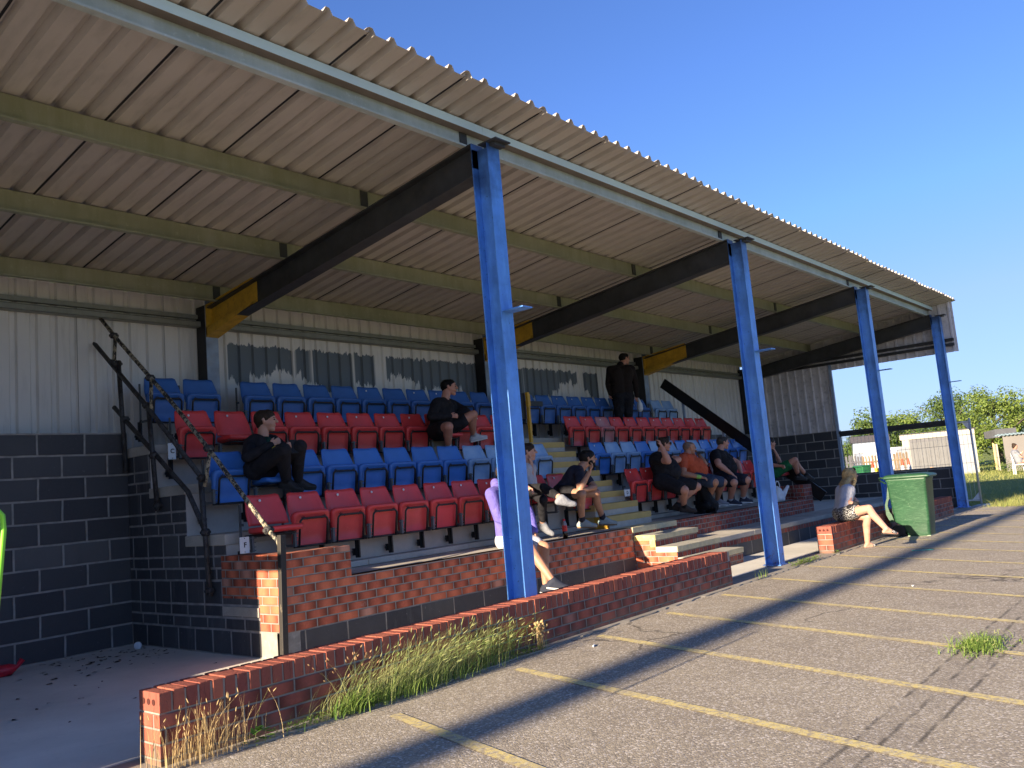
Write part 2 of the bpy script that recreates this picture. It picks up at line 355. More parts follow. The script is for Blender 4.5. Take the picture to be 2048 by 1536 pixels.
dk = wt.nodes.new('ShaderNodeMix'); dk.data_type = 'RGBA'; dk.blend_type = 'DARKEN'; dk.inputs[0].default_value = .6; wt.links.new(mx.outputs[2], dk.inputs[6]); dk.inputs[7].default_value = (.58,.79,1.32,1)
wt.links.new(dk.outputs[2], bg.inputs[0]); bg.inputs[1].default_value = .15
sl = bpy.data.lights.new('sun', 'SUN'); sl.energy = 3.3; sl.angle = R(.53); sl.color = (1, .82, .60)
so = bpy.data.objects.new('sun', sl); COL.objects.link(so)
sd = Vector((math.cos(SUN_E)*math.cos(SUN_A), math.cos(SUN_E)*math.sin(SUN_A), -math.sin(SUN_E)))
so.rotation_euler = sd.to_track_quat('-Z', 'Y').to_euler(); so.location = (-20, 0, 10)
cam = bpy.data.cameras.new('camera'); co = bpy.data.objects.new('camera', cam); COL.objects.link(co); S.camera = co
yaw, pitch, roll = .69478, .1217, -.08581
fw = Vector((math.cos(pitch)*math.cos(yaw), math.cos(pitch)*math.sin(yaw), math.sin(pitch)))
r0 = Vector((math.sin(yaw), -math.cos(yaw), 0)); u0 = r0.cross(fw)
rt = r0*math.cos(roll) + u0*math.sin(roll); up = u0*math.cos(roll) - r0*math.sin(roll)
co.matrix_world = Matrix(((rt.x, up.x, -fw.x, -5.37292), (rt.y, up.y, -fw.y, -4.52735), (rt.z, up.z, -fw.z, 1.29435), (0, 0, 0, 1)))
cam.sensor_width = 36; cam.lens = 1693.3725/2048*36; cam.clip_end = 3000; cam.clip_start = .05
S.view_settings.view_transform = 'Standard'; S.view_settings.look = 'None'; S.view_settings.exposure = 2.27; S.view_settings.gamma = 1

# ------------------------------------------------------------------ ground
X0, X1 = -1.135, 10.65
def sheetgrid(name, x0, x1, y0, y1, z, mat, n=1):
    m = MB(); m.quad([(x0,y0,z),(x1,y0,z),(x1,y1,z),(x0,y1,z)]); return tag(m.build(name, mat, fixn=False), kind='structure')
t = NT('field_grass_ground'); p = t.pos(); n = t.noise(p, .35, 6, .6); n2 = t.noise(p, 6, 6, .7); n3 = t.noise(t.scale(p, (1, 1, 1)), 45, 3, .8)
c = t.mix(t.ramp(n, .3, .7), (.22,.26,.06,1), (.15,.20,.045,1)); c = t.mix(t.math('MULTIPLY', t.ramp(n2, .45, .75), .6), c, (.33,.32,.12,1))
c = t.mix(t.math('MULTIPLY', t.ramp(n3, .55, .7), .5), c, (.09,.13,.03,1)); t.bump(n3, 1, .06); M['field'] = t.fin(c, .9, 0, .2)
mg = MB(); mg.quad([(-1500,-1500,-.03),(1500,-1500,-.03),(1500,1500,-.03),(-1500,1500,-.03)]); tag(mg.build('grass_field', M['field'], fixn=False), kind='structure')
m = MB()   # car park with its slightly ragged far end
edge = [(13.6+.12*math.sin(i*1.7)+rnd.uniform(-.05,.05)+ .25*(i/30), -16+i*.52) for i in range(31)]
m.prism([(-40,-16)]+[(x+1.2, y) for x, y in edge if y < -.35]+[(15.1,-.3),(15.1,-.16),(-40,-.16)], -.2, G, 'Z'); tag(m.build('car_park_asphalt', M['asphalt']), kind='structure')
# kerb strip under the columns: crumbly outer edge
m = MB(); pts = []; x = -40.0
while x < 15.4:
    pts.append((x, -.245+rnd.uniform(-.02,.02)+.02*math.sin(x*.8))); x += rnd.uniform(.05,.16)
pts.append((15.4,-.24)); m.prism([(15.4,.12),(-40,.12)]+pts, -.1, G+.012, 'Z'); tag(m.build('concrete_kerb_strip', M['kerb']), kind='structure')
tag(MB().box((-5.3,.12,-.2),(15.1,4.4,G)).build('stand_floor', M['conc_floor']), kind='structure')
tag(MB().box((-40,.12,-.2),(-5.3,12,G-.01)).build('side_yard_concrete', M['conc_floor']), kind='structure')
m = MB()
for i, (xs, sl_) in enumerate([(-1.87,.28),(-.675,.275),(.496,.307),(1.613,.324),(2.718,.357),(3.935,.39),(5.049,.408),(6.186,.45),(7.326,.469),(8.35,.50),(9.491,.555),(10.726,.66),(11.937,.74),(12.95,.75),(14.05,.78)]):
    ys = -.30 - (.25 if i == 0 else .18 if i < 2 else .05); w = .042; L = 13.0
    a = Vector((xs, -.3)); d = Vector((-sl_, -1))
    y = ys; seg = 60
    for k in range(seg):
        ya = ys - (L+ys)*k/seg; yb = ys - (L+ys)*(k+1)/seg
        if i > 10 and ya < -6: continue
        xa = xs + sl_*(ya+.3); xb = xs + sl_*(yb+.3)
        m.quad([(xa-w, ya, G+.004),(xa+w, ya, G+.004),(xb+w, yb, G+.004),(xb-w, yb, G+.004)])
tag(m.build('painted_bay_lines', M['yline'], fixn=True), kind='structure')

# ------------------------------------------------------------------ the grandstand
ST = empty('grandstand', (0,0,0), 0, 'open fronted grandstand with brown sheet roof, blue columns and black block walls', 'grandstand')
def isec(m, x, y, z0, z1, bf=.156, d=.196, tf=.012, tw=.009):   # I-section post: flanges face -Y/+Y
    m.box((x,y,z0),(x+bf,y+tf,z1)); m.box((x,y+d-tf,z0),(x+bf,y+d,z1)); m.box((x+bf/2-tw/2,y+tf,z0),(x+bf/2+tw/2,y+d-tf,z1))
def roofz(y): return 4.575-.13*y
for i, cx in enumerate([-5,0,5,10,15]):
    m = MB(); isec(m, cx, 0, G, 4.276); m.box((cx+.0,.196-.012,4.1),(cx+.156,.196-.001,4.33))
    c = m.build('column', M['blue'], ST, bevel=.003)
    m = MB(); m.box((cx-.01,-.11,4.277),(cx+.19,.1,4.287)); m.obox((cx+.1,-.03,4.262),(.07,0,0),(0,.03,0),(0,0,.012)); m.build('cap_plate', M['steel_dark'], c)
    if i > 0: MB().box((cx+.012,-.225,2.775),(cx+.144,-.002,2.787)).build('bracket_plate', M['blue'], c, bevel=.002)
    MB().box((cx-.03,-.02,G+.0125),(cx+.186,.22,G+.026)).build('base_plate', M['blue'], c)
    # rafter: falls to the rear
    m = MB(); ya, yb = .2, 4.66
    def zt(y): return 4.355-.128*y
    def zb(y): return zt(y)-.30
    for (zo0, zo1, hw) in ((0, -.012, .078), (-.288, -.30, .078)):
        n0 = len(m.v)
        for y in (ya, yb):
            for z_ in (zt(y)+zo0, zt(y)+zo1):
                for sx in (-1, 1): m.v.append((cx+.078+sx*hw, y, z_))
        for q in ((0,1,5,4),(2,6,7,3),(0,4,6,2),(1,3,7,5),(0,2,3,1),(4,5,7,6)): m.f.append(tuple(n0+k for k in q)); m.sm.append(False); m.mi.append(0)
    n0 = len(m.v)
    for y in (ya, yb):
        for z_ in (zt(y)-.012, zt(y)-.288):
            for sx in (-1, 1): m.v.append((cx+.078+sx*.005, y, z_))
    for q in ((0,1,5,4),(2,6,7,3),(0,4,6,2),(1,3,7,5),(0,2,3,1),(4,5,7,6)): m.f.append(tuple(n0+k for k in q)); m.sm.append(False); m.mi.append(0)
    rf = m.build('rafter', M['steel_dark'], ST)
    # yellow haunch and end plate at the rear column
    if i < 4:
        m = MB(); y0 = 3.66
        def tpz(y): return 3.86-.115*(y-3.66)+.03
        for (hw, a0, a1) in ((.082, .0, .02), (.082, -.275, -.255), (.012, -.255, .0)):
            n0 = len(m.v)
            for y in (y0, 4.655):
                for z_ in (tpz(y)+a1, tpz(y)+a0 - (.10*(y-3.66) if a0 < 0 and a1 < 0 else (.10*(y-3.66) if hw < .05 else 0))):
                    for sx in (-1, 1): m.v.append((cx+.078+sx*hw, y, z_))
            for q in ((0,1,5,4),(2,6,7,3),(0,4,6,2),(1,3,7,5),(0,2,3,1),(4,5,7,6)): m.f.append(tuple(n0+k for k in q)); m.sm.append(False); m.mi.append(0)
        m.box((cx-.004,4.628,3.42),(cx+.16,4.656,3.80)); m.prism([(4.627,3.44),(4.627,3.52),(4.50,3.52)], cx+.07, cx+.086, 'X')
        m.build('yellow_haunch', M['yellow'], rf, bevel=.002)
    m = MB(); m.box((cx,4.66,.03),(cx+.156,4.672,3.86)); rc = m.build('rear_column', M['rearcol'], ST)
    m = MB(); m.box((cx+.003,4.673,.03),(cx+.153,4.88,3.80)); m.build('column_side', M['rearcol_dark'], rc)

# purlins (Z sections) and the eaves strip, roof sheets
XA, XB = -5.55, 15.55
def zpurlin(y, zb_, h, mat, name):
    m = MB(); m.box((XA+.1,y,zb_),(XB-.12,y+.004,zb_+h)); m.box((XA+.1,y-.055,zb_),(XB-.12,y-.0005,zb_+.004)); m.box((XA+.1,y-.056,zb_+.0045),(XB-.12,y-.053,zb_+.016))
    m.box((XA+.1,y+.0045,zb_+h-.004),(XB-.12,y+.06,zb_+h)); return m.build(name, mat, ST)
for y, mm in ((.30,'purlin0'),(1.68,'purlin'),(3.06,'purlin'),(4.44,'purlin')):
    zb_ = 4.358-.128*y; o = zpurlin(y, zb_, roofz(y)-.01-zb_, M[mm], 'purlin')
    for cx in (0,5,10):
        cl_ = MB().box((cx-.02,y-.012,zb_+.005),(cx+.07,y-.002,roofz(y)-.02)).build('cleat', M['steel_dark'], o)
M['eave'] = plain('eaves_blue_with_sky_sheen', (.60,.82,1.0), .3, var=.06, sc=2, spec=.5)  # blue lightened: the sky's reflection is put into the colour
xs_ = [XA+.02, -4.9, .19, 5.19, 10.19, XB-.02]
for a, b in zip(xs_[:-1], xs_[1:]):
    m = MB(); m.box((a+.002,.2,4.466),(b-.002,.206,4.540)); e = m.build('eaves_strip', M['eave'], ST)
    MB().box((a+.002,.2065,4.466),(b-.002,.295,4.470)).build('strip_underside', M['flange_shade'], e)

def rib_profile(x0, w, n, rib=.046):     # across the sheet: pans low, narrow ribs up
    P = []; step = w/n
    for k in range(n):
        xa = x0+k*step
        P += [(xa, 0), (xa+.026, rib), (xa+.056, rib), (xa+.082, 0)]
    P.append((x0+w+.01, 0)); return P
roof = empty('roof', (0,0,0)); roof.parent = ST
Y0, Y1 = -.262, 5.02
x = 15.5; k = 0
seams = []
while x > -5.9:
    xa = x-1.0; seams.append(xa)
    P = rib_profile(xa-.02, 1.02, 5); m = MB(); base = 0
    ny = 2
    yo = rnd.uniform(-.012,.012)
    for j, y in enumerate((Y0+yo, Y1)):
        for i_, (px, pz) in enumerate(P):
            lift = .012 if i_ < 3 else 0
            if i_ == 0: pz = .030; 
            m.v.append((px, y, roofz(y)+pz+.002+lift*0))
    nn = len(P)
    for i_ in range(nn-1): m.f.append((i_, i_+1, nn+i_+1, nn+i_)); m.sm.append(False); m.mi.append(0)
    xu = xa+1.011   # turned-up edge under the lap of the next sheet
    m.quad([(xu, Y0+.05, roofz(Y0+.05)), (xu, Y1, roofz(Y1)), (xu, Y1, roofz(Y1)+.03), (xu, Y0+.05, roofz(Y0+.05)+.03)])
    m.cm = 1; xl = xa+.985; m.quad([(xl, Y0+.04, roofz(Y0+.04)-.0015), (xl+.018, Y0+.04, roofz(Y0+.04)-.0015), (xl+.018, Y1, roofz(Y1)-.0015), (xl, Y1, roofz(Y1)-.0015)]); m.quad([(xl+.009, Y0, roofz(Y0)-.0015), (xl+.012, Y0, roofz(Y0)+.03), (xl+.012, Y0+.25, roofz(Y0+.25)+.002), (xl+.009, Y0+.25, roofz(Y0+.25)-.0015)]); m.cm = 0
    o = m.build('roof_sheet', [M['sheet'], M['ink']], roof, fixn=False); sdm = o.modifiers.new('s', 'SOLIDIFY'); sdm.thickness = .0025; sdm.offset = 1
    x -= 1.0; k += 1

def clad_x(name, xa, xb, y, zlo, zhi_fn, mat, parent, per=.2, amp=.03, lap=1.0):   # cladding whose plane faces -Y
    out = []; x = xa
    while x < xb-.01:
        w = min(lap, xb-x); P = []; n = max(1, round(w/per))
        for k in range(n):
            b = x+k*per
            P += [(b,.0),(b+.118,.0),(b+.135,amp),(b+.182,amp)]
        P.append((x+w,0)); m = MB()
        for z_ in (0, 1):
            for (px, py) in P: m.v.append((px, y+py, zlo if z_ == 0 else zhi_fn(y)))
        nn = len(P)
        for i_ in range(nn-1): m.f.append((i_, i_+1, nn+i_+1, nn+i_)); m.sm.append(False); m.mi.append(0)
        # lap joint: small dark return
        m.quad([(x+w-.004,y-.002,zlo),(x+w+.0,y-.002,zlo),(x+w,y-.002,zhi_fn(y)),(x+w-.004,y-.002,zhi_fn(y))])
        m.f and None
        m.mi[-1] = 1
        o = m.build(name, [mat, M['ink']], parent, fixn=False); out.append(o); x += lap
    return out
clad_x('back_cladding_sheet', -5.4, 15.2, 4.90, .9, lambda y: roofz(4.95)-.014, M['clad'], ST)
def clad_y(name, ya, yb, x, zlo, mat, parent, sgn=1, per=.2, amp=.03):    # gable: plane faces -X/+X, top follows the roof
    y = ya
    while y < yb-.01:
        w = min(1.0, yb-y); n = max(1, round(w/per)); P = []
        for k in range(n):
            b = y+k*per; P += [(b,.0),(b+.05,.0),(b+.068,-amp*sgn),(b+.10,-amp*sgn),(b+.118,0)]
        P.append((y+w,0)); m = MB()
        for z_ in (0, 1):
            for (py, px) in P: m.v.append((x+px, py, zlo if z_ == 0 else roofz(py)-.004))
        nn = len(P)
        for i_ in range(nn-1): m.f.append((i_, i_+1, nn+i_+1, nn+i_)); m.sm.append(False); m.mi.append(0)
        m.build(name, mat, parent, fixn=False); y += 1.0
for x, sg in ((15.36, 1), (-5.36, -1)):
    yc = 2.66 if sg > 0 else 2.09
    clad_y('gable_cladding_sheet', yc, 4.9, x, 1.99, M['clad_gable'], ST, sg)
    clad_y('gable_cladding_sheet', -.21, yc, x+.001*sg, 3.46, M['clad_gable'], ST, sg)
    xi = x-.055*sg; a, b = min(xi, xi+.05*sg), max(xi, xi+.05*sg)
    MB().box((a,-.15,3.60),(b,4.6,3.66)).box((a-.04,-.15,3.595),(b,4.6,3.599)).box((a-.04,-.15,3.76),(b,4.6,3.764)).box((a,-.15,3.7),(b,4.6,3.76)).build('gable_girt', M['steel_dark'], ST)
    yL = 2.05 if sg < 0 else 2.62
    MB().box((a,.2,1.84),(b,yL,1.90)).box((a-.03,.2,1.905),(b,yL,1.97)).box((a+.02,.2,1.9001),(b-.02,yL,1.9049)).build('window_rail', M['steel_dark'], ST)
    MB().box((a-.01,yL,.9),(b+.005,yL+.06,3.6)).build('jamb_post', M['rearcol'], ST)
    xa, xb = (x-.05, x+.165) if sg > 0 else (x-.165, x+.05)
    MB().box((xa,.2,G-.1),(xb,yL+.03,.94)).build('gable_low_block_wall', M['block_gable'], ST)
    MB().box((xa,yL+.031,G-.1),(xb,4.375,2.0)).build('gable_block_wall', M['block_gable'], ST)
m = MB()
# girts along the rear wall
for z_ in (3.56, 3.66): m.box((-5.3,4.84,z_),(15.2,4.895,z_+.05)); 
m.box((-5.3,4.78,3.615),(15.2,4.895,3.620)); m.box((-5.3,4.78,3.55),(15.2,4.895,3.556)); m.box((-5.3,4.78,3.551),(15.2,4.784,3.61))
m.build('rear_girt', M['girt'], ST)
# tunnel-end block walls
MB().box((-5.2,4.375,G-.1),(X0-.001,4.59,2.222)).build('rear_block_wall', M['block'], ST)
MB().box((X1+.01,4.375,G-.1),(15.3,4.59,2.1)).build('rear_block_wall', M['block'], ST)

# ---- terrace
FL = [('F',2.45,.636),('E',3.13,1.10),('D',3.82,1.60),('C',4.48,2.05)]
prof = [(1.69,G-.1),(1.69,.62),(2.55,.62),(2.55,1.0),(3.23,1.0),(3.23,1.5),(3.91,1.5),(3.91,1.97),(4.6,1.97),(4.6,G-.1)]
te = empty('terrace', (0,0,0)); te.parent = ST
m = MB(); m.prism(prof, X0+.012, X1-.012, 'X'); m.build('terrace_core', M['riser'], te)
m = MB(); m.prism([(y+.002, z) for y, z in prof], X0, X0+.011, 'X'); m.build('side_block_wall', M['block_side'], te)
m = MB(); m.prism([(y+.002, z) for y, z in prof], X1-.011, X1, 'X'); m.build('side_block_wall', M['block_side'], te)
for (ya, yb, z) in ((2.535,3.24,1.10),(3.215,3.92,1.60),(3.895,4.6,2.05)):
    xx = X0-.01
    while xx < X1:
        w = rnd.uniform(1.3,1.6); xe = min(xx+w, X1+.01); MB().box((xx+.002,ya,z-.1),(xe-.002,yb,z)).build('tread_slab', M['conc'], te, bevel=.006); xx += w
xx = X0-.0
while xx < X1:
    w = 1.5; xe = min(xx+w, X1); MB().box((xx+.002,2.36,.64),(xe-.002,2.549,.70)).build('kerb_slab', M['conc'], te, bevel=.006); xx += w
MB().box((-.42,1.672,.60),(X1-.5,2.36,.6365)).build('ledge_top', M['conc'], te)
# front wall of the terrace
fwl = empty('front_wall', (0,0,0)); fwl.parent = ST
MB().box((-.42,1.668,.255),(4.27,1.80,.6365)).build('brickwork', M['brick'], fwl)
MB().box((-1.0,1.664,G-.05),(4.27,1.80,.2545)).build('block_base_course', M['block_base'], fwl)
MB().box((-1.135,1.664,G-.05),(-1.003,1.80,.2545)).build('grey_end_block', plain('light_grey_block', (.24,.23,.21), .8, var=.2, sc=8, dirt=(.36,.35,.32), bump=.3), fwl)
MB().box((4.27,1.668,G-.05),(10.2585,1.80,.6365)).build('brickwork', M['header'], fwl)
pl = empty('corner_pier', (0,0,0)); pl.parent = ST
MB().box((-1.139,1.668,.255),(-.42,1.883,.905)).build('brickwork', M['brick'], pl)
MB().box((-1.139,1.8831,.53),(-.93,2.62,.905)).box((-1.139,1.8831,.255),(-1.03,2.035,.5299)).build('brickwork', M['brick'], pl)
MB().box((-1.137,1.802,G-.05),(-1.0,2.036,.2545)).build('grey_block', MC['light_grey_block'], pl)
MB().box((-1.147,2.04,.375),(-1.13,2.62,.455)).build('pale_brick_course', M['conc'], pl)
pr = empty('corner_pier', (0,0,0)); pr.parent = ST
MB().box((10.26,1.666,.3),(10.66,1.883,.89)).build('brickwork', M['header'], pr)
MB().box((10.35,1.8831,.62),(10.66,2.62,.885)).build('brickwork', M['header'], pr)

# aisle stairs
M['yellow_edge'] = plain('pale_yellow_edge_paint', (.62,.50,.16), .8, var=.15, sc=9, dirt=(.5,.46,.34))
sa = empty('aisle_stairs', (0,0,0)); sa.parent = ST
for k in range(8):
    z = .636+.163*(k+1); y = 2.02+.206*k; y2 = 4.0 if k == 7 else y+.5
    a, b = (4.27, 5.37)
    st = MB().box((a,y,.60),(b,min(y2, 4.5),z-.085)).build('step', M['conc'], sa)
    MB().box((a-.003,y-.003,z-.0845),(b+.003,min(y2, 4.5),z)).build('yellow_nosing', M['stepyellow'], st, bevel=.004)
m = MB(); m.box((4.262,2.015,.64),(4.2685,2.25,.8)); m.build('yellow_side', M['yellow'], sa)
# lower stairs in front of the ledge
sb = empty('front_stairs', (0,0,0)); sb.parent = ST
MB().box((4.272,1.655,.566),(4.86,1.95,.640)).box((4.866,1.655,.566),(5.445,1.95,.640)).build('edge_slab', M['cream'], sb, bevel=.004)
for (ya, z, xe) in ((1.354,.530,5.46),(1.04,.378,5.49),(.73,.236,5.52)):
    s1 = MB().box((4.302,ya+.004,G-.05),(xe-.006,1.66,z-.071)).build('brick_riser', M['header'], sb)
    xm = (4.3+xe)/2; MB().box((4.3,ya-.008,z-.07),(xm-.003,ya+.45,z)).box((xm+.003,ya-.008,z-.07),(xe,ya+.45,z)).build('step_slab', M['conc_slab'], s1, bevel=.005)
    m = MB(); m.box((4.3,ya-.0125,z-.068),(xe,ya-.0085,z-.002)); m.build('painted_edge', M['cream'], s1)
MB().prism([(1.04,G),(1.04,.30),(1.35,.30),(1.35,.455),(1.66,.455),(1.66,G)], 4.294, 4.3015, 'X').build('brick_cheek', M['brick'], sb)
MB().box((4.288,1.345,.46),(4.2935,1.66,.529)).box((4.288,1.345,.378),(4.2935,1.42,.4599)).build('yellow_edge_paint', M['yellow_edge'], sb); MB().box((4.288,1.03,.308),(4.2935,1.3449,.377)).build('cement_render', M['conc_slab'], sb)
MB().box((5.496,.74,G),(5.526,.80,.165)).build('cream_corner', M['cream'], sb)
# long low ledge on the right
lg = empty('low_ledge', (0,0,0)); lg.parent = ST
xx = 5.495
while xx < 15.3:
    w = rnd.choice((1.1,1.3,.9)); xe = min(xx+w, 15.31); MB().box((xx+.002,1.03+rnd.uniform(-.006,.006),.305),(xe-.002,1.667,.372+rnd.uniform(-.003,.003))).build('concrete_slab', M['conc_slab'] if rnd.random() < .4 else M['conc'], lg, bevel=.006); xx += w
MB().box((5.5,1.045,.2305),(15.3,1.66,.304)).build('brick_course', M['header'], lg)
MB().box((5.5,1.05,G-.05),(15.3,1.66,.230)).build('block_base', masonry('black_block_low_ledge', .45, .3, .022, -.04, .2, BK, (.27,.26,.24), grime=.3, dust=(.1,.1,.1), rough=.6), lg)
MB().box((X1+.02,1.668,.2),(15.3,4.37,.365)).build('tunnel_platform', M['conc_floor'], lg)

# ------------------------------------------------------------------ low walls along the front
def low_wall(label, xa, xb, y0, h, n_end=True):
    t = empty('low_brick_wall', (xa, y0, G), 0, label, 'wall', 'low brick walls along the front')
    MB().box((0,0,-.08),(xb-xa,.215,h-.1125)).build('brickwork', M['brick_low'], t)
    m = MB(); m.box((.004,.006,h-.112),(xb-xa-.004,.209,h-.008)); m.build('coping_mortar', M['kerb'], t)
    m = MB(); x = 0; n = int((xb-xa)/.075)
    for k in range(n):
        x = k*.075; j = lambda s=.002: rnd.uniform(-s, s)
        dz = j(.0025); dy = j(.003); w = .064+j(.0015)
        m.box((x+(0 if k == 0 else .003),-.001+dy,h-.1035),(x+w,.215+dy,h+dz))
    c = m.build('coping', [M['coping']], t, bevel=.0035)
    if n_end:
        hm = MB()
        for yy in (.055,.108,.16): hm = MB(); hm.lathe((-.0025,yy,h-.052), [(.0,0),(.0165,0)], 14, 'X'); hm.build('frog_hole_shade', M['hole'], t)  # flat dark discs, painted shade for the inside of the holes
    return t
t = NT('coping_brick'); p = t.pos(); P = t.sep(p); wn = t.n('ShaderNodeTexWhiteNoise', noise_dimensions='1D')
t.l(t.math('FLOOR', t.math('DIVIDE', t.math('ADD', P[0], 3.172+.0055), .075)), wn.inputs['W']); n = t.noise(p, 38, 5, .7); n2 = t.noise(t.scale(p, (1, 1, .3)), 22, 4, .6, 1.5)
c = t.mix(wn.outputs['Value'], (.37,.115,.07,1), (.23,.065,.05,1)); c = t.mix(t.math('MULTIPLY', t.ramp(n, .5, .8), .4), c, (.16,.05,.04,1))
c = t.mix(t.math('MULTIPLY', t.ramp(n2, .60, .68), .55), c, (.12,.04,.035,1)); t.bump(t.math('ADD', n, t.math('MULTIPLY', t.ramp(n2, .55, .66), -1)), .6, .006); M['coping'] = t.fin(c, .85, 0, .3)
M['hole'] = plain('hole_shade', (.06,.014,.010), .9)
low_wall('long red brick low wall with soldier coping in the foreground', -3.172, 3.33, -.165, .378)
low_wall('shorter red brick low wall that the blonde girl sits on', 6.35, 12.95, -.20, .375)
# ------------------------------------------------------------------ tip-up seats
def seat_back(col):
    m = MB(); nx, nz = 12, 9; g = []
    for j in range(nz+1):
        t_ = j/nz; z = .515+.272*t_; row = []
        hw = .212-.034*max(0, (t_-.35)/.65)**1.3
        for i in range(nx+1):
            s_ = -1+2*i/nx; x = s_*hw
            y = -.075*(1-t_)**1.1*.6 - .062*abs(s_)**3.2*(1-.75*t_) + .012*t_
            zz = z - .010*(1-s_*s_)*(t_**6) + (.014 if abs(s_) < 1 else .0)*(t_**8)
            row.append((x, y-.03, zz))
        g.append(row)
    for r in g: m.v += r
    for j in range(nz):
        for i in range(nx):
            a = j*(nx+1)+i; m.f.append((a, a+1, a+nx+2, a+nx+1)); m.sm.append(True); m.mi.append(0)
    return m
def seat_pan():      # built folded up: local origin at the pivot, underside towards -Y
    m = MB(); nx, nz = 12, 10
    # rounded pan: rim plus sunken underside
    def rr(hw, hh, r, n=5):
        P = []
        for cx, cz, a0 in ((hw-r,hh-r,0),(-hw+r,hh-r,90),(-hw+r,-hh+r,180),(hw-r,-hh+r,270)):
            for k in range(n+1):
                a = R(a0+90*k/n); P.append((cx+r*math.cos(a), cz+r*math.sin(a)))
        return P
    rings = [(.20,.168,.05,.030),(.204,.172,.052,.012),(.200,.168,.05,-.012),(.186,.154,.045,-.016),(.172,.138,.05,-.010),(.150,.118,.05,.006),(.06,.05,.03,.010)]
    base = 0; L = len(rr(.2,.17,.05))
    for hw, hh, r_, y in rings:
        for (x, z) in rr(hw, hh, r_): m.v.append((x*(1-.05*(z/.17)*-1), y + (.02*(abs(x)/.2)**3), z))
    for k in range(len(rings)-1):
        for i in range(L): m.f.append((k*L+i, k*L+(i+1) % L, (k+1)*L+(i+1) % L, (k+1)*L+i)); m.sm.append(True); m.mi.append(0)
    m.f.append(tuple((len(rings)-1)*L+i for i in range(L))); m.sm.append(True); m.mi.append(0)
    # sitting face
    m.f.append(tuple(range(L))[::-1]); m.sm.append(True); m.mi.append(0)
    return m
def arc(c, r, a0, a1, n=5): return [(c[0]+r*math.cos(R(a0+(a1-a0)*k/n)), c[1]+r*math.sin(R(a0+(a1-a0)*k/n))) for k in range(n+1)]
def pan_frame():
    m = MB(); hw, z0, z1, r_ = .160, -.165, .105, .038
    path = [(-hw, z0)] + arc((-hw+r_, z1-r_), r_, 180, 90) + arc((hw-r_, z1-r_), r_, 90, 0) + [(hw, z0)]
    m.tube([(x, -.026, z) for x, z in path], .0105, 8)
    m.tube([(-.215, -.020, -.158), (.215, -.020, -.158)], .010, 8)
    return m
def fixings():
    m = MB()
    for sx in (-1, 1):
        m.lathe((sx*.085, -.034, .098), [(0,0),(.006,0),(.006,.006),(0,.006)], 6, 'Y')
        for a in (40, 140, 90):
            m.beam((sx*.125, -.017, .105), (sx*.125+.026*math.cos(R(a)), -.017, .105+.026*math.sin(R(a))), .005, .005, (0,1,0))
        m.lathe((sx*.155, -.034, -.12), [(0,0),(.006,0),(.006,.006),(0,.006)], 6, 'Y')
    return m
def bracket():       # hinge post at the left edge of the seat
    m = MB(); x = -.222
    m.box((x-.011,-.205,.285),(x+.011,-.17,.425)); m.box((x-.035,-.20,.405),(x+.04,-.182,.414))
    for z in (.33,.37,.30): m.box((x-.001,-.208,z-.004),(x+.026,-.192,z+.004))
    m.box((x-.006,-.17,.285),(x+.006,.012,.31)); m.box((x-.007,-.02,.285),(x+.007,.0,.72)); m.box((x-.007,-.055,.52),(x+.007,-.0,.545))
    return m
def leg():
    m = MB(); x = -.222
    m.box((x-.020,-.002,.085),(x+.020,.022,.30)); m.box((x-.007,-.03,.085),(x+.007,-.002,.32))
    m.obox((x,.045,.145),(.036,0,.0),(0,.004,0),(0,0,.036)); m.obox((x,.0395,.145),(.048,0,.0),(0,.004,0),(0,0,.012)); m.box((x-.018,.02,.11),(x+.018,.04,.18))
    return m
BK0, PN0, FR0, FX0, BR0, LG0 = seat_back(0), seat_pan(), pan_frame(), fixings(), bracket(), leg()
PROTO = {}
def seat_proto(matname, num, down, leg_on):
    key = (matname, num, down, leg_on)
    if key in PROTO: return PROTO[key]
    r = bpy.data.objects.new('stadium_seat', None); r.empty_display_size = .1
    b = BK0.build('backrest', M[matname], r); sd_ = b.modifiers.new('s', 'SOLIDIFY'); sd_.thickness = .009; sd_.offset = 0
    if num:
        d = MB(); d.lathe((0,0,0), [(0,0),(.0125,0),(.013,.0025),(.013,.004)], 14, 'Y'); d = d.build('number_disc', M['white'], b); d.location = (-.03, -.047, .742); d.rotation_euler = (R(-6), 0, 0)
        e = MB(); e.box((-.0035,-.0012,-.0055),(-.0015,-.0002,.0055)); e.box((.001,-.0012,-.0055),(.005,-.0002,-.004)); e.box((.001,-.0012,.004),(.005,-.0002,.0055)); e.box((.0035,-.0012,-.005),(.005,-.0002,.005))
    p = PN0.build('seat_pan', M[matname], r)
    if down: p.location = (0, -.225, .452); p.rotation_euler = (R(88), 0, 0)
    else: p.location = (0, -.165, .440); p.rotation_euler = (R(9), 0, 0)
    FR0.build('tube_frame', M['black_metal'], p); FX0.build('fixing', M['black_metal'], p)
    BR0.build('hinge_bracket', M['grey_metal'], r)
    if leg_on: LG0.build('leg', M['black_metal'], r)
    PROTO[key] = r
    return r
USEDP = set()
def seat(x, row, mat, label, num=True, down=False, rz=0, grp=None):
    name, Y, fl = next(f for f in FL if f[0] == row)
    k = (mat, num, down, True); p = seat_proto(*k)
    if k in USEDP: o = copy_tree(p)
    else: o = p; COL.objects.link(o); USEDP.add(k)
    o.location = (x+.21, Y+.012, fl); o.rotation_euler = (0, 0, rz)
    return tag(o, label, 'seat', None, None)
ORD = ['first','second','third','fourth','fifth','sixth','seventh','eighth','ninth','tenth','eleventh','twelfth','thirteenth','fourteenth']
ROWN = {'F':'front','E':'second','D':'third','C':'back'}
jr = random.Random(3)
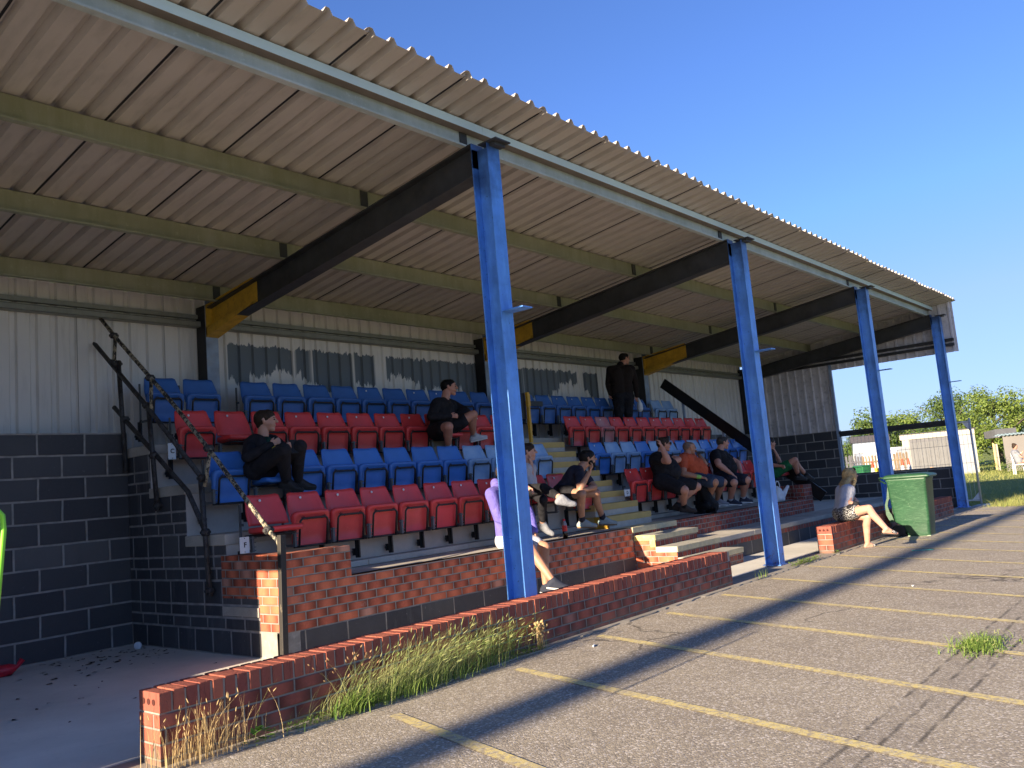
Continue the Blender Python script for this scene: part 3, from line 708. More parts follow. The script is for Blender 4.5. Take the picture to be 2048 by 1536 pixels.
def row(rw, x0, n, mats, block, grp, down=(), nonum=(), skip=()):
    for k in range(n):
        if k in skip: continue
        mt = mats[k] if isinstance(mats, (list, tuple)) else mats
        cn = {'red':'red','blueseat':'blue','navyseat':'dark blue','fadeseat':'faded pale blue','oldred':'scuffed pinkish red'}[mt]
        l = '%s seat%s, %s from left in the %s row, %s' % (cn, ' folded down' if k in down else '', ORD[k], ROWN[rw], block)
        o = seat(x0+.45*k+jr.uniform(-.006,.006), rw, mt, l, k not in nonum, k in down, R(jr.uniform(-1,1)))
        o['group'] = grp
    # end bracket of the row
LB, RB = 'left block', 'right block'
row('F', -1.016, 12, 'red', LB, 'red seats in the front row', down=(0, 9, 10))
row('E', -.974, 12, ['blueseat','blueseat','blueseat','blueseat','blueseat','blueseat','blueseat','blueseat','fadeseat','fadeseat','fadeseat','fadeseat'], LB, 'blue seats in the second row', down=(1,), nonum=(0,1,2,3,4,5,6,7,8))
row('D', -.934, 12, 'red', LB, 'red seats in the third row', down=(1, 8))
row('C', -.914, 2, 'navyseat', 'end pair', 'dark blue seats in the back row', nonum=(0,1))
row('C', .272, 10, 'navyseat', 'left run', 'dark blue seats in the back row', nonum=(0,1,2,3,5,8,9))
row('C', 5.06, 10, 'navyseat', 'middle run', 'dark blue seats in the back row', nonum=(0,1,2,9))
row('C', 9.76, 2, 'fadeseat', 'right end pair', 'dark blue seats in the back row', nonum=(0,1))
row('D', 5.83, 11, ['red','red','oldred']+['red']*8, RB, 'red seats in the third row')
row('E', 5.48, 12, ['blueseat','fadeseat','fadeseat','blueseat','fadeseat','fadeseat','blueseat','fadeseat','blueseat','blueseat','blueseat','blueseat'], RB, 'blue seats in the second row', nonum=(1,2,3,4,5,6,7))
row('F', 5.37, 12, 'red', RB, 'red seats in the front row', down=(3, 5, 7, 11))

# row letter signs
def sign(label, x, y, z, w, h, letter=None, rz=0):
    t = empty('row_sign', (x,y,z), rz, label, 'sign', 'row letter signs')
    MB().box((0,0,0),(w,.006,h)).build('plate', M['sign_white'], t, bevel=.001)
    if letter:
        fc = bpy.data.curves.new('letter', 'FONT'); fc.body = letter; fc.size = .062; fc.extrude = .0008; fc.align_x = 'CENTER'; fc.align_y = 'CENTER'; fc.offset = .0012
        fo = bpy.data.objects.new('letter', fc); COL.objects.link(fo); fo.parent = t; fo.location = (w/2+.004, -.0012, h*.5); fo.rotation_euler = (R(90), 0, 0); fc.materials.append(M['ink']); _dg = bpy.context.evaluated_depsgraph_get(); _me = bpy.data.meshes.new_from_object(fo.evaluated_get(_dg)); fm = bpy.data.objects.new('letter', _me); COL.objects.link(fm); fm.parent = t; fm.location = fo.location; fm.rotation_euler = fo.rotation_euler; bpy.data.objects.remove(fo)
    m = MB()
    for zz in (.012, h-.012): m.lathe((w/2,-.003,zz), [(0,0),(.004,0),(.004,.003)], 8, 'Y')
    m.build('screw', M['ink'], t)
    return t
sign('white row sign lettered F at the left end of the front row', -1.20, 2.2, .925, .093, .142, 'F')
sign('white row sign lettered C hanging at the left end of the third row', -1.09, 3.6, 1.87, .082, .165, 'C')
sign('small white row sign lettered D beside the yellow stairs', 5.16, 2.3, 1.03, .15, .10, 'D')

# ------------------------------------------------------------------ scaffold tube handrail on the left side wall
hr = empty('scaffold_handrail', (-1.16, 2.8, .6), 0, 'scaffold tube handrail with chipped white top rail beside the left seats', 'handrail')
def rel(o, par):
    o.parent = par; o.matrix_parent_inverse = Matrix.Translation(-Vector(par.location)); return o
def coupler(m, p, r=.034):
    m.lathe(p, [(0,-.035),(r,-.03),(r*1.05,0),(r,.03),(0,.035)], 12, 'X'); m.box((p[0]-.045,p[1]-.02,p[2]-.012),(p[0]+.045,p[1]+.02,p[2]+.012))
XR = -1.17
rel(MB().tube([(XR,4.93,3.625),(XR,4.465,3.254),(XR,3.3,2.382),(XR,2.652,1.854),(XR,1.78,1.10),(XR+.02,1.70,1.02),(XR+.03,1.64,.90)], .021, 12).build('top_rail', M['rail_chip']), hr)
rel(MB().tube([(XR-.03,4.945,3.289),(XR-.03,3.79,2.43),(XR-.03,2.81,1.65)], .024, 12).build('middle_rail', M['rail_dark']), hr)
rel(MB().tube([(XR,4.568,2.518),(XR,3.1,1.522),(XR,2.80,1.12)], .024, 12).build('lower_rail', M['rail_dark']), hr)
for a, b in (((XR-.02,4.40,3.0),(XR-.02,4.30,1.80)), ((XR-.02,3.78,2.45),(XR-.02,3.66,1.37)), ((XR-.02,2.83,1.66),(XR-.02,2.745,.55))):
    rel(MB().tube([a, b], .024, 12).build('post', M['rail_dark']), hr)
for a, b in (((XR,4.50,3.28),(XR-.02,4.50,2.96)), ((XR,3.74,2.70),(XR-.02,3.72,2.36)), ((XR,2.68,1.86),(XR-.02,2.76,1.55))):
    rel(MB().tube([a, b], .019, 10).build('spacer_tube', M['rail_chip']), hr)
for c_ in ((XR-.02,4.42,2.97),(XR,4.53,3.30),(XR-.02,4.52,3.0),(XR,3.76,2.72),(XR-.02,3.80,2.44),(XR,2.70,1.90),(XR-.02,2.80,1.63),(XR,4.33,2.36),(XR-.02,3.70,1.92),(XR-.02,2.78,1.13),(XR,1.80,1.115),(XR-.02,3.665,1.42),(XR-.02,2.75,.60)):
    mm_ = MB(); coupler(mm_, c_); rel(mm_.build('coupler', M['rail_dark']), hr)
wp = empty('wooden_post', (-1.19, 1.62, G), 0, 'weathered black timber post in front of the left brick pier', 'post')
MB().beam((0.02,.0,1.04),(-.02,-.012,.0),.055,.05,(0,1,0)).build('timber', M['wood_post'], wp, bevel=.004)
# black board rail on the right flank
bd = empty('black_board_rail', (10.67, 3, 1.8), 0, 'long black board sloping down as a handrail beyond the right seats', 'handrail')
rel(MB().beam((10.70,4.64,3.26),(10.70,1.47,.63),.03,.215,(0,0,1)).build('board', M['black']), bd)
for y, zz in ((4.2,2.85),(3.35,2.15)): rel(MB().box((10.72,y,zz-1.0),(10.76,y+.05,zz)).build('post', M['rearcol']), bd)
# yellow post with a black panel at the top of the stairs
yp = empty('yellow_handrail_post', (4.60, 3.5, 1.95), 0, 'yellow angle post with a black panel at the top of the stairs', 'handrail')
MB().box((0,0,0),(.045,.006,.765)).box((.0,.0061,0),(.006,.045,.765)).box((.0455,0,.55),(.062,.006,.74)).build('post', M['yellow'], yp)
MB().box((-.30,.05,.36),(-.004,.07,.755)).build('panel', M['black'], yp)
MB().box((-.02,.3,.60),(.75,.34,.68)).build('rail', M['black'], yp)
JT = {'boy':{'hip':[-0.472,2.93,1.698],'neck':[-0.366,3.02,2.024],'head':[-0.353,2.98,2.19],'shR':[-0.543,2.989,1.964],'shL':[-0.188,3.051,1.964],'hipR':[-0.561,2.914,1.698],'hipL':[-0.384,2.946,1.698],'elR':[-0.699,2.815,1.81],'haR':[-0.516,2.681,1.916],'elL':[-0.219,2.804,1.836],'haL':[-0.349,2.596,1.885],'knR':[-0.499,2.484,1.848],'anR':[-0.32,2.727,1.556],'knL':[-0.27,2.54,1.884],'anL':[-0.157,2.77,1.551]},'man2':{'hip':[2.724,3.55,2.136],'neck':[2.927,3.62,2.571],'head':[3.014,3.6,2.745],'shR':[2.714,3.563,2.511],'shL':[3.139,3.677,2.511],'hipR':[2.628,3.524,2.136],'hipL':[2.821,3.576,2.136],'elR':[2.504,3.478,2.315],'haR':[2.678,3.299,2.308],'elL':[3.131,3.407,2.381],'haL':[2.963,3.585,2.333],'knR':[2.438,3.105,2.147],'anR':[2.655,3.348,1.882],'knL':[3.091,3.256,2.326],'anL':[3.313,3.489,2.057]},'hoodie':{'hip':[1.949,1.8,0.717],'neck':[1.856,1.78,1.309],'head':[1.86,1.7,1.455],'shR':[1.656,1.763,1.249],'shL':[2.055,1.797,1.249],'hipR':[1.859,1.792,0.717],'hipL':[2.039,1.808,0.717],'elR':[1.691,1.708,0.977],'haR':[1.839,1.518,0.854],'elL':[2.152,1.665,1.022],'haL':[2.082,1.536,0.796],'knR':[1.772,1.36,0.627],'anR':[1.791,1.114,0.287],'knL':[2.026,1.368,0.621],'anL':[2.01,1.39,0.202]},'woman':{'hip':[2.85,2.2,1.239],'neck':[2.867,2.24,1.577],'head':[2.873,2.18,1.722],'shR':[2.716,2.185,1.517],'shL':[3.017,2.295,1.517],'hipR':[2.766,2.169,1.239],'hipL':[2.935,2.231,1.239],'elR':[2.558,2.092,1.333],'haR':[2.487,1.885,1.264],'elL':[2.859,2.161,1.36],'haL':[2.867,2.141,1.589],'knR':[2.628,1.784,1.261],'anR':[2.503,1.449,1.131],'knL':[2.73,1.896,1.118],'anL':[2.902,2.073,0.828]},'man5':{'hip':[3.53,2.22,1.181],'neck':[3.669,1.98,1.47],'head':[3.798,1.93,1.586],'shR':[3.504,1.885,1.41],'shL':[3.833,2.075,1.41],'hipR':[3.452,2.175,1.181],'hipL':[3.608,2.265,1.181],'elR':[3.343,1.776,1.208],'haR':[3.421,1.658,1.415],'elL':[3.807,1.876,1.215],'haL':[3.562,1.913,1.179],'knR':[3.331,1.743,1.145],'anR':[3.512,1.915,0.795],'knL':[3.862,1.897,1.135],'anL':[4.09,1.986,0.781]},'coat':{'hip':[8.215,4.1,2.809],'neck':[8.269,4.12,3.41],'head':[8.406,4.1,3.56],'shR':[8.46,4.01,3.35],'shL':[8.079,4.23,3.35],'hipR':[8.293,4.055,2.809],'hipL':[8.137,4.145,2.809],'elR':[8.513,3.979,3.077],'haR':[8.568,4.018,2.836],'elL':[8.134,4.342,3.099],'haL':[8.052,4.268,2.875],'knR':[8.055,3.918,2.452],'anR':[8.182,4.045,2.072],'knL':[7.882,4.014,2.461],'anL':[8.012,4.144,2.084]},'black7':{'hip':[6.144,2.2,1.201],'neck':[6.181,2.26,1.614],'head':[6.296,2.22,1.764],'shR':[5.959,2.2,1.554],'shL':[6.403,2.32,1.554],'hipR':[6.028,2.169,1.201],'hipL':[6.26,2.231,1.201],'elR':[5.853,1.926,1.495],'haR':[5.808,1.987,1.733],'elL':[6.342,2.029,1.511],'haL':[6.121,2.122,1.442],'knR':[5.908,1.741,1.047],'anR':[6.181,1.925,0.786],'knL':[6.469,1.83,1.073],'anL':[6.298,2.112,0.813]},'orange8':{'hip':[7.101,2.2,1.194],'neck':[7.014,2.26,1.577],'head':[7.101,2.22,1.693],'shR':[6.801,2.203,1.517],'shL':[7.226,2.317,1.517],'hipR':[6.995,2.172,1.194],'hipL':[7.208,2.228,1.194],'elR':[6.633,2.122,1.282],'haR':[6.754,1.892,1.209],'elL':[7.202,2.036,1.413],'haL':[7.335,2.194,1.587],'knR':[6.912,1.748,1.108],'anR':[7.109,1.99,0.826],'knL':[7.397,1.844,1.093],'anL':[7.589,2.085,0.808]},'black9':{'hip':[8.126,2.2,1.155],'neck':[8.176,2.26,1.624],'head':[8.319,2.22,1.757],'shR':[7.953,2.2,1.564],'shL':[8.398,2.32,1.564],'hipR':[8.02,2.172,1.155],'hipL':[8.233,2.228,1.155],'elR':[7.75,2.066,1.389],'haR':[7.84,1.879,1.201],'elL':[8.507,2.093,1.401],'haL':[8.35,1.957,1.213],'knR':[7.72,1.819,1.072],'anR':[7.947,2.02,0.781],'knL':[8.125,1.775,1.09],'anL':[8.335,1.976,0.787]},'green10':{'hip':[10.147,2.15,1.152],'neck':[10.112,2.22,1.577],'head':[10.176,2.17,1.714],'shR':[9.948,2.125,1.517],'shL':[10.277,2.315,1.517],'hipR':[10.078,2.11,1.152],'hipL':[10.217,2.19,1.152],'elR':[9.778,2.049,1.308],'haR':[9.708,1.812,1.273],'elL':[10.366,2.105,1.354],'haL':[10.252,2.131,1.575],'knR':[10.122,1.702,1.361],'anR':[10.408,1.788,1.066],'knL':[10.372,1.792,1.322],'anL':[10.697,1.746,1.06]},'girl':{'hip':[7.167,-0.08,0.513],'neck':[7.575,-0.05,0.905],'head':[7.738,-0.08,1.045],'shR':[7.452,-0.153,0.845],'shL':[7.697,0.053,0.845],'hipR':[7.106,-0.131,0.513],'hipL':[7.229,-0.029,0.513],'elR':[7.256,-0.165,0.675],'haR':[7.105,-0.315,0.62],'elL':[7.695,-0.124,0.655],'haL':[7.481,-0.123,0.603],'knR':[6.94,-0.543,0.586],'anR':[6.772,-0.786,0.316],'knL':[7.11,-0.46,0.465],'anL':[7.203,-0.373,0.086]}}
# ------------------------------------------------------------------ people
def ico_caps(caps, mb):
    for cp in caps:
        p, q, r1, r2 = Vector(cp[0]), Vector(cp[1]), cp[2], cp[3]
        d = q-p; L = d.length
        if L < 1e-5: d = Vector((0,0,1)); L = 1e-5; q = p+d*L
        d.normalize(); a = Vector((0,0,1)) if abs(d.z) < .9 else Vector((1,0,0)); u = d.cross(a).normalized(); w = d.cross(u)
        n = 14 if max(r1, r2) > .02 else 8; k = 4 if n == 14 else 3; base = len(mb.v)
        rings = [(p-d*r1*math.cos(math.pi/2*i/k), r1*math.sin(math.pi/2*i/k)) for i in range(1, k+1)] + [(q+d*r2*math.sin(math.pi/2*i/k), r2*math.cos(math.pi/2*i/k)) for i in range(0, k)]
        for c, r in rings:
            for j in range(n): t = 2*math.pi*j/n; mb.v.append(tuple(c+(u*math.cos(t)+w*math.sin(t))*r))
        m = len(rings)
        for i in range(m-1):
            for j in range(n): mb.f.append((base+i*n+j, base+i*n+(j+1) % n, base+(i+1)*n+(j+1) % n, base+(i+1)*n+j))
        a0 = len(mb.v); mb.v.append(tuple(p-d*r1)); mb.v.append(tuple(q+d*r2))
        for j in range(n): mb.f.append((a0, base+(j+1) % n, base+j)); mb.f.append((a0+1, base+(m-1)*n+j, base+(m-1)*n+(j+1) % n))
    mb.sm = [True]*len(mb.f); mb.mi = [0]*len(mb.f)
def blob(name, caps, mat, parent, voxel=.010, it=3, org=None):
    org = org if org is not None else Vector(parent.location) if parent else Vector((0,0,0))
    mb = MB(); ico_caps([(Vector(c[0])-org, Vector(c[1])-org, c[2], c[3]) for c in caps], mb)
    o = mb.build(name, mat, parent)
    m = o.modifiers.new('r', 'REMESH'); m.mode = 'VOXEL'; m.voxel_size = voxel; m.use_smooth_shade = True
    if it: s = o.modifiers.new('s', 'SMOOTH'); s.factor = .5; s.iterations = it
    dg = bpy.context.evaluated_depsgraph_get(); me = bpy.data.meshes.new_from_object(o.evaluated_get(dg)); o.modifiers.clear(); old = o.data; o.data = me; me.name = name
    if not me.materials: me.materials.append(mat)
    bpy.data.meshes.remove(old); return o
def cloth(name, col, rough=.9, var=.2, sc=9):
    t = NT(name); p = t.obj(); n = t.noise(p, sc, 4, .6, 1.0); w = t.noise(p, 260, 2)
    c = t.mix(t.ramp(n, .3, .7), (*[min(1, x*(1+var)) for x in col], 1), (*[x*(1-var) for x in col], 1))
    t.bump(t.math('ADD', t.math('MULTIPLY', n, 1.6), t.math('MULTIPLY', w, .1)), .8, .016); return t.fin(c, rough, 0, .2)
def skin(name, col):
    t = NT(name); p = t.obj(); n = t.noise(p, 12, 4); c = t.mix(t.ramp(n, .3, .7), (*col, 1), (col[0]*.9, col[1]*.78, col[2]*.75, 1)); t.b.inputs['Subsurface Weight'].default_value = .05
    t.b.inputs['Subsurface Radius'].default_value = (.01,.004,.002); return t.fin(c, .5, 0, .4)
SK = {'fair': skin('fair_skin', (.52,.31,.23)), 'pink': skin('pinkish_skin', (.50,.27,.20)), 'tan': skin('tanned_skin', (.42,.23,.15)), 'olive': skin('olive_skin', (.38,.22,.15))}
CL = {'black': cloth('black_cloth', (.017,.017,.021), .85, .5), 'charcoal': cloth('charcoal_cloth', (.020,.020,.024)), 'navy': cloth('navy_cloth', (.024,.026,.042), .85, .4), 'orange': cloth('orange_cotton', (.52,.10,.045)),
      'denim': cloth('dark_denim', (.045,.065,.11)), 'denim_cuff': cloth('pale_denim_cuff', (.12,.16,.22)), 'green': cloth('green_sports_cloth', (.015,.13,.05)), 'lilac': cloth('lilac_fleece', (.14,.12,.42)), 'white': cloth('white_cotton', (.42,.43,.48), .9, .08), 'grey': cloth('grey_knit', (.22,.23,.26)),
      'dkgreen': cloth('dark_green_cotton', (.01,.045,.035)), 'brown': cloth('dark_brown_coat', (.022,.017,.016))}
t = NT('leopard_print_cloth'); v = t.voro(t.obj(), 75); CL['print'] = t.fin(t.mix(t.ramp(v, .35, .45), (.55,.55,.55,1), (.02,.02,.025,1)), .9)
HR = {'brown': cloth('brown_hair', (.035,.022,.014), .6), 'black': cloth('black_hair', (.008,.007,.007), .55), 'grey': cloth('dark_grey_hair', (.045,.042,.04), .6), 'blonde': cloth('blonde_hair', (.42,.30,.14), .5, .35, 18), 'stubble': cloth('shaved_grey_hair', (.20,.14,.11), .8)}
SHM = {'skin': None, 'black': plain('black_shoe', (.012,.012,.014), .6), 'white': plain('white_trainer', (.48,.49,.52), .5), 'brown': plain('brown_boot', (.035,.025,.02), .7), 'teal': plain('grey_trainer_with_teal', (.28,.31,.30), .7, dirt=(.08,.30,.34)), 'grey': CL['grey'], 'cream': plain('cream_trainer', (.60,.52,.40), .7), 'navy': plain('navy_canvas_shoe', (.02,.025,.045), .8)}
SOLE = {'w': plain('white_sole', (.60,.60,.58), .7), 'k': plain('black_sole', (.02,.02,.02), .8), 'g': plain('gum_sole', (.20,.12,.06), .8)}

def lerp(a, b, t): return a+(b-a)*t
def person(key, label, phi, hphi, base_z, skn, hair, hairc, top, topc, bot, botc, shoes, w=1.0, belly=0, hs=1.0, group=None, hpitch=0, long_sleeve=False, toes=None, glasses=False, bare_shoulder=False, sleeve=.55, short=.78):
    J = {k: Vector(v) for k, v in JT[key].items()}
    hip, nk, hd = J['hip'], J['neck'], J['head']
    org = Vector((hip.x, hip.y, base_z)); T = empty('person', org, 0, label, 'person', group)
    f = Vector((math.cos(R(phi)), math.sin(R(phi)), 0)); r = Vector((f.y, -f.x, 0)); U = (nk-hip).normalized(); F = r.cross(U)*-1
    if F.dot(f) < 0: F = -F
    hf = Vector((math.cos(R(hphi))*math.cos(R(hpitch)), math.sin(R(hphi))*math.cos(R(hpitch)), math.sin(R(hpitch)))); hr = Vector((hf.y, -hf.x, 0)).normalized(); hu = hr.cross(hf)
    if hu.z < 0: hu = -hu
    shw = (J['shR']-J['shL']).length/2; L = (nk-hip).length
    mid = hip+U*L*.45; ch = hip+U*(L*.78)
    hw = (J['hipR']-J['hipL']).length/2
    def torso(e=0):
        c = [(J['hipR'], J['hipL'], .098*w+e, .098*w+e)]
        for s_ in (-1, 1):
            c.append((hip+r*s_*hw*.75, mid+r*s_*.055*w+F*.01, .098*w+e, .092*w+e)); c.append((mid+r*s_*.055*w, ch+r*s_*(shw*.52)-F*.005, .094*w+e, .098*w+e))
            c.append((ch+r*s_*(shw*.5)+F*.02, nk+r*s_*.04-U*.05, .092*w+e, .055+e)); c.append((nk-U*.02, J['shR'] if s_ > 0 else J['shL'], .05+e, .056*w+e))
        c.append((ch, J['shR']-U*.02, .08*w+e, .055*w+e)); c.append((ch, J['shL']-U*.02, .08*w+e, .055*w+e))
        if belly: c.append((mid+F*belly*.75-U*.02, mid+F*belly-U*.06, .135*w+e, .125*w+e)); c.append((ch+F*.02-U*.04, mid+F*belly*.6, .11*w+e, .13*w+e)); c.append((mid+F*belly*.4+r*.06, mid+F*belly*.4-r*.06, .12*w+e, .12*w+e))
        return c
    def arm(s_, e=0, t0=0, t1=1, fore=True):
        a, b, h = J['sh'+s_], J['el'+s_], J.get('ha'+s_); c = [(lerp(a, b, t0), lerp(a, b, min(1, t1)), .054*w+e, lerp(.054*w, .041*w, min(1, t1))+e)]
        if t1 >= 1 and fore and h is not None: m_ = lerp(b, h, .3); c += [(b, m_, .040*w+e, .040*w+e), (m_, h, .040*w+e, .025+e)]
        return c
    def hand(s_):
        b, h = J['el'+s_], J['ha'+s_]; d = (h-b).normalized(); side = d.cross(F).normalized(); nrm = side.cross(d).normalized(); c = []
        pc = h+d*.045; k = .92*hs
        for o_ in (-.022, -.007, .008, .022): c.append((h+side*o_*.7*k, h+d*.078*k+side*o_*k, .013, .0105))
        for i, (o_, ln) in enumerate(((-.027,.030),(-.009,.036),(.009,.034),(.026,.026))):
            a = h+d*.078*k+side*o_*k; b2 = a+(d*.8-nrm*.55)*ln*k; c3 = b2+(d*.25-nrm*.95)*ln*.8*k; c += [(a, b2, .0092, .0085), (b2, c3, .0085, .0072)]
        a = h+side*-.026*k+d*.02; b2 = a+(side*-.6+d*.7-nrm*.3)*.036*k; c += [(a, b2, .012, .0095), (b2, b2+(d*.8-nrm*.5)*.026*k, .0095, .008)]
        return c
    def leg(s_, e=0, t1=1, shin=1.0):
        a, b, n = J['hip'+s_], J['kn'+s_], J['an'+s_]; ww = (1+w)/2 if w < 1.1 else w*.97; c = [(a, lerp(a, b, min(t1, 1)), .088*ww+e, lerp(.088*ww, .058*ww, min(t1, 1))+e)]
        if t1 >= 1 and shin > 0:
            bk = (a-b).normalized()*.02; m_ = lerp(b, n, .32)+bk; c.append((b, m_, .054*ww+e, .056*ww+e))
            c.append((m_, lerp(b, n, shin), .056*ww+e, lerp(.056*ww, .038, shin)+e))
        return c
    def foot(s_, e=0):
        n = J['an'+s_]; td = toes[0 if s_ == 'R' else 1]; d = Vector(td).normalized(); dn = Vector((0,0,-1)); dn = (dn-d*dn.dot(d)).normalized()
        heel = n-d*.035+dn*.045; ball = n+d*.115+dn*.055; toe = n+d*.165+dn*.058
        return [(n, heel, .036+e, .030+e), (n+d*.01, ball, .038+e, .030+e), (heel, ball, .030+e, .032+e), (ball, toe, .033+e, .024+e)], d, dn, heel, toe
    c = torso(-.008); 
    for s_ in 'RL':
        c += arm(s_) + hand(s_) + leg(s_, -.002) + foot(s_, -.006)[0]
    k = hs; H = hd
    c += [(nk-U*.05, H-hu*.05*k-hf*.025, .058, .052), (nk-U*.03, H-hu*.03*k-hf*.03, .056, .055)]
    c += [(H+hu*.022*k-hf*.030*k, H+hu*.028*k+hf*.028*k, .080*k, .068*k), (H-hu*.005*k, H-hu*.02*k+hf*.03*k, .072*k, .062*k), (H-hu*.05*k+hf*.018*k, H-hu*.088*k+hf*.062*k, .050*k, .026*k),
          (H-hu*.03*k+hf*.05*k+hr*.02*k, H-hu*.03*k+hf*.05*k-hr*.02*k, .036*k, .036*k), (H+hu*.022*k+hf*.092*k, H-hu*.014*k+hf*.112*k, .008*k, .0145*k), (H-hu*.045*k+hf*.088*k+hr*.014*k, H-hu*.045*k+hf*.088*k-hr*.014*k, .0085*k, .0085*k), (H-hu*.056*k+hf*.084*k+hr*.010*k, H-hu*.056*k+hf*.084*k-hr*.010*k, .0085*k, .0085*k),
          (H+hu*.033*k+hf*.083*k+hr*.03*k, H+hu*.033*k+hf*.083*k-hr*.03*k, .012*k, .012*k)]
    for s_ in (-1, 1):
        e_ = H+hr*s_*.078*k-hf*.012*k; c += [(e_+hu*.018*k, e_-hu*.016*k, .013*k, .010*k), (e_+hu*.012*k-hf*.01*k, e_-hf*.006*k, .012*k, .010*k)]
    blob('body', c, SK[skn], T, .0066 if hs > .5 else .02, 2, org)
    for s_ in (-1, 1):
        m = MB(); ico_caps([(H+hu*.008*k+hf*.088*k+hr*s_*.031*k-org, H+hu*.008*k+hf*.088*k+hr*s_*.034*k-org, .0085, .0085)], m); m.build('eye', MC.get('eye_dark') or plain('eye_dark', (.03,.02,.018), .3), T)
        m = MB(); ico_caps([(H+hu*.030*k+hf*.093*k+hr*s_*.018*k-org, H+hu*.028*k+hf*.083*k+hr*s_*.046*k-org, .004, .004)], m); m.build('eyebrow', HR['black' if hairc in ('blonde','stubble') else hairc] if hairc != 'blonde' else HR['brown'], T)
    m = MB(); ico_caps([(H-hu*.0505*k+hf*.0955*k+hr*.016*k-org, H-hu*.0505*k+hf*.0955*k-hr*.016*k-org, .0028, .0028)], m); m.build('lips', MC.get('lip') or plain('lip', (.28,.09,.08), .5), T)
    # hair
    if hair in ('short', 'full'):
        q = .002 if hair == 'short' else .007
        hc = [(H+hu*.032*k-hf*.034*k, H+hu*.046*k+hf*.018*k, .084*k+q, .068*k+q), (H+hu*.0*k-hf*.05*k, H-hu*.035*k-hf*.05*k, .068*k+q, .046*k+q), (H+hu*.058*k+hf*.02*k, H+hu*.062*k+hf*.058*k, .05*k+q, .026*k+q)]
        for s_ in (-1, 1): hc.append((H+hr*s_*.048*k+hu*.03*k, H+hr*s_*.056*k+hu*.004*k-hf*.035*k, .036*k+q*.5, .020*k+q*.5))
        blob('hair', hc, HR[hairc], T, .0075, 1, org)
    elif hair == 'shaved':
        blob('hair', [(H+hu*.028*k-hf*.034*k, H+hu*.036*k+hf*.015*k, .0815*k, .066*k), (H-hf*.045*k, H-hu*.03*k-hf*.045*k, .070*k, .05*k)], HR[hairc], T, .0075, 1, org)
    elif hair == 'long':
        hc = [(H+hu*.034*k-hf*.03*k, H+hu*.046*k+hf*.024*k, .094*k, .072*k), (H-hf*.05*k, H-hu*.08*k-hf*.05*k, .086*k, .07*k)]
        bd_ = nk-F*.09; lo = hip+U*L*.50-F*.085
        for s_ in (-1.0, -.5, 0, .5, 1.0):
            a = H-hu*.03*k-hf*.045*k+hr*s_*.05*k; b2 = nk-F*(.075-.02*abs(s_))+r*s_*.085-U*.01; cc = lo+r*s_*.075+U*.03*abs(s_)
            hc += [(a, b2, .045, .036), (b2, cc, .036, .018)]
        for s_ in (-1, 1):
            a = H+hr*s_*.072*k+hu*.03*k+hf*.01*k; b2 = H+hr*s_*.078*k-hu*.08*k+hf*.012*k; c2 = nk+r*s_*.085+F*.07-U*.10; hc += [(a, b2, .026, .026), (b2, c2, .028, .022), (c2, c2-U*.13+F*.015, .022, .010)]
        blob('hair', hc, HR[hairc], T, .008, 2, org)
    if glasses:
        m = MB()
        for s_ in (-1, 1):
            cc = H+hu*.010*k+hf*.100*k+hr*s_*.032*k-org; m.obox(cc, hr*.027, hf*.004-hr*s_*.001, hu*.019)
            a = H+hu*.012*k+hf*.098*k+hr*s_*.06*k-org; b2 = H+hu*.012*k-hf*.01*k+hr*s_*.083*k-org; m.beam(a, b2, .006, .006)
        m.build('sunglasses', M['ink'], T, bevel=.002)
    # top
    if top:
        c = torso(.012)
        if not bare_shoulder:
            for s_ in 'RL': c += arm(s_, .013, 0, 1 if long_sleeve else sleeve, long_sleeve)
        if top == 'hood': c += [(nk-F*.06-U*.01, nk-F*.075+U*.05, .075, .06), (nk+r*.07, nk-r*.07, .055, .055)]
        if top == 'coat': c += [(hip+r*.10-U*.10, hip+r*.11+U*.2, .115, .11), (hip-r*.10-U*.10, hip-r*.11+U*.2, .115, .11), (nk+U*.01, nk+U*.03, .075, .07)]
        blob('shirt' if top == 'tee' else ('vest_top' if top == 'vest' else 'sweatshirt' if top == 'sweat' else 'jacket' if top == 'jacket' else 'hoodie' if top == 'hood' else 'coat'), c, CL[topc], T, .0085, 3, org)
    c = [(J['hipR'], J['hipL'], .112*w, .112*w)]
    for s_ in (-1, 1): c.append((hip+r*s_*hw*.75, hip+r*s_*.05*w+U*.07, .108*w, .104*w))
    for s_ in 'RL':
        if bot == 'trousers': c += leg(s_, .014, 1, .93)
        elif bot == 'leggings': c += leg(s_, .005, 1, .80)
        else: c += leg(s_, .022, short, 0)
    blob('shorts' if bot == 'shorts' else bot, c, CL[botc], T, .009, 3, org)
    # socks and shoes
    st, sc_, so_, sock = shoes
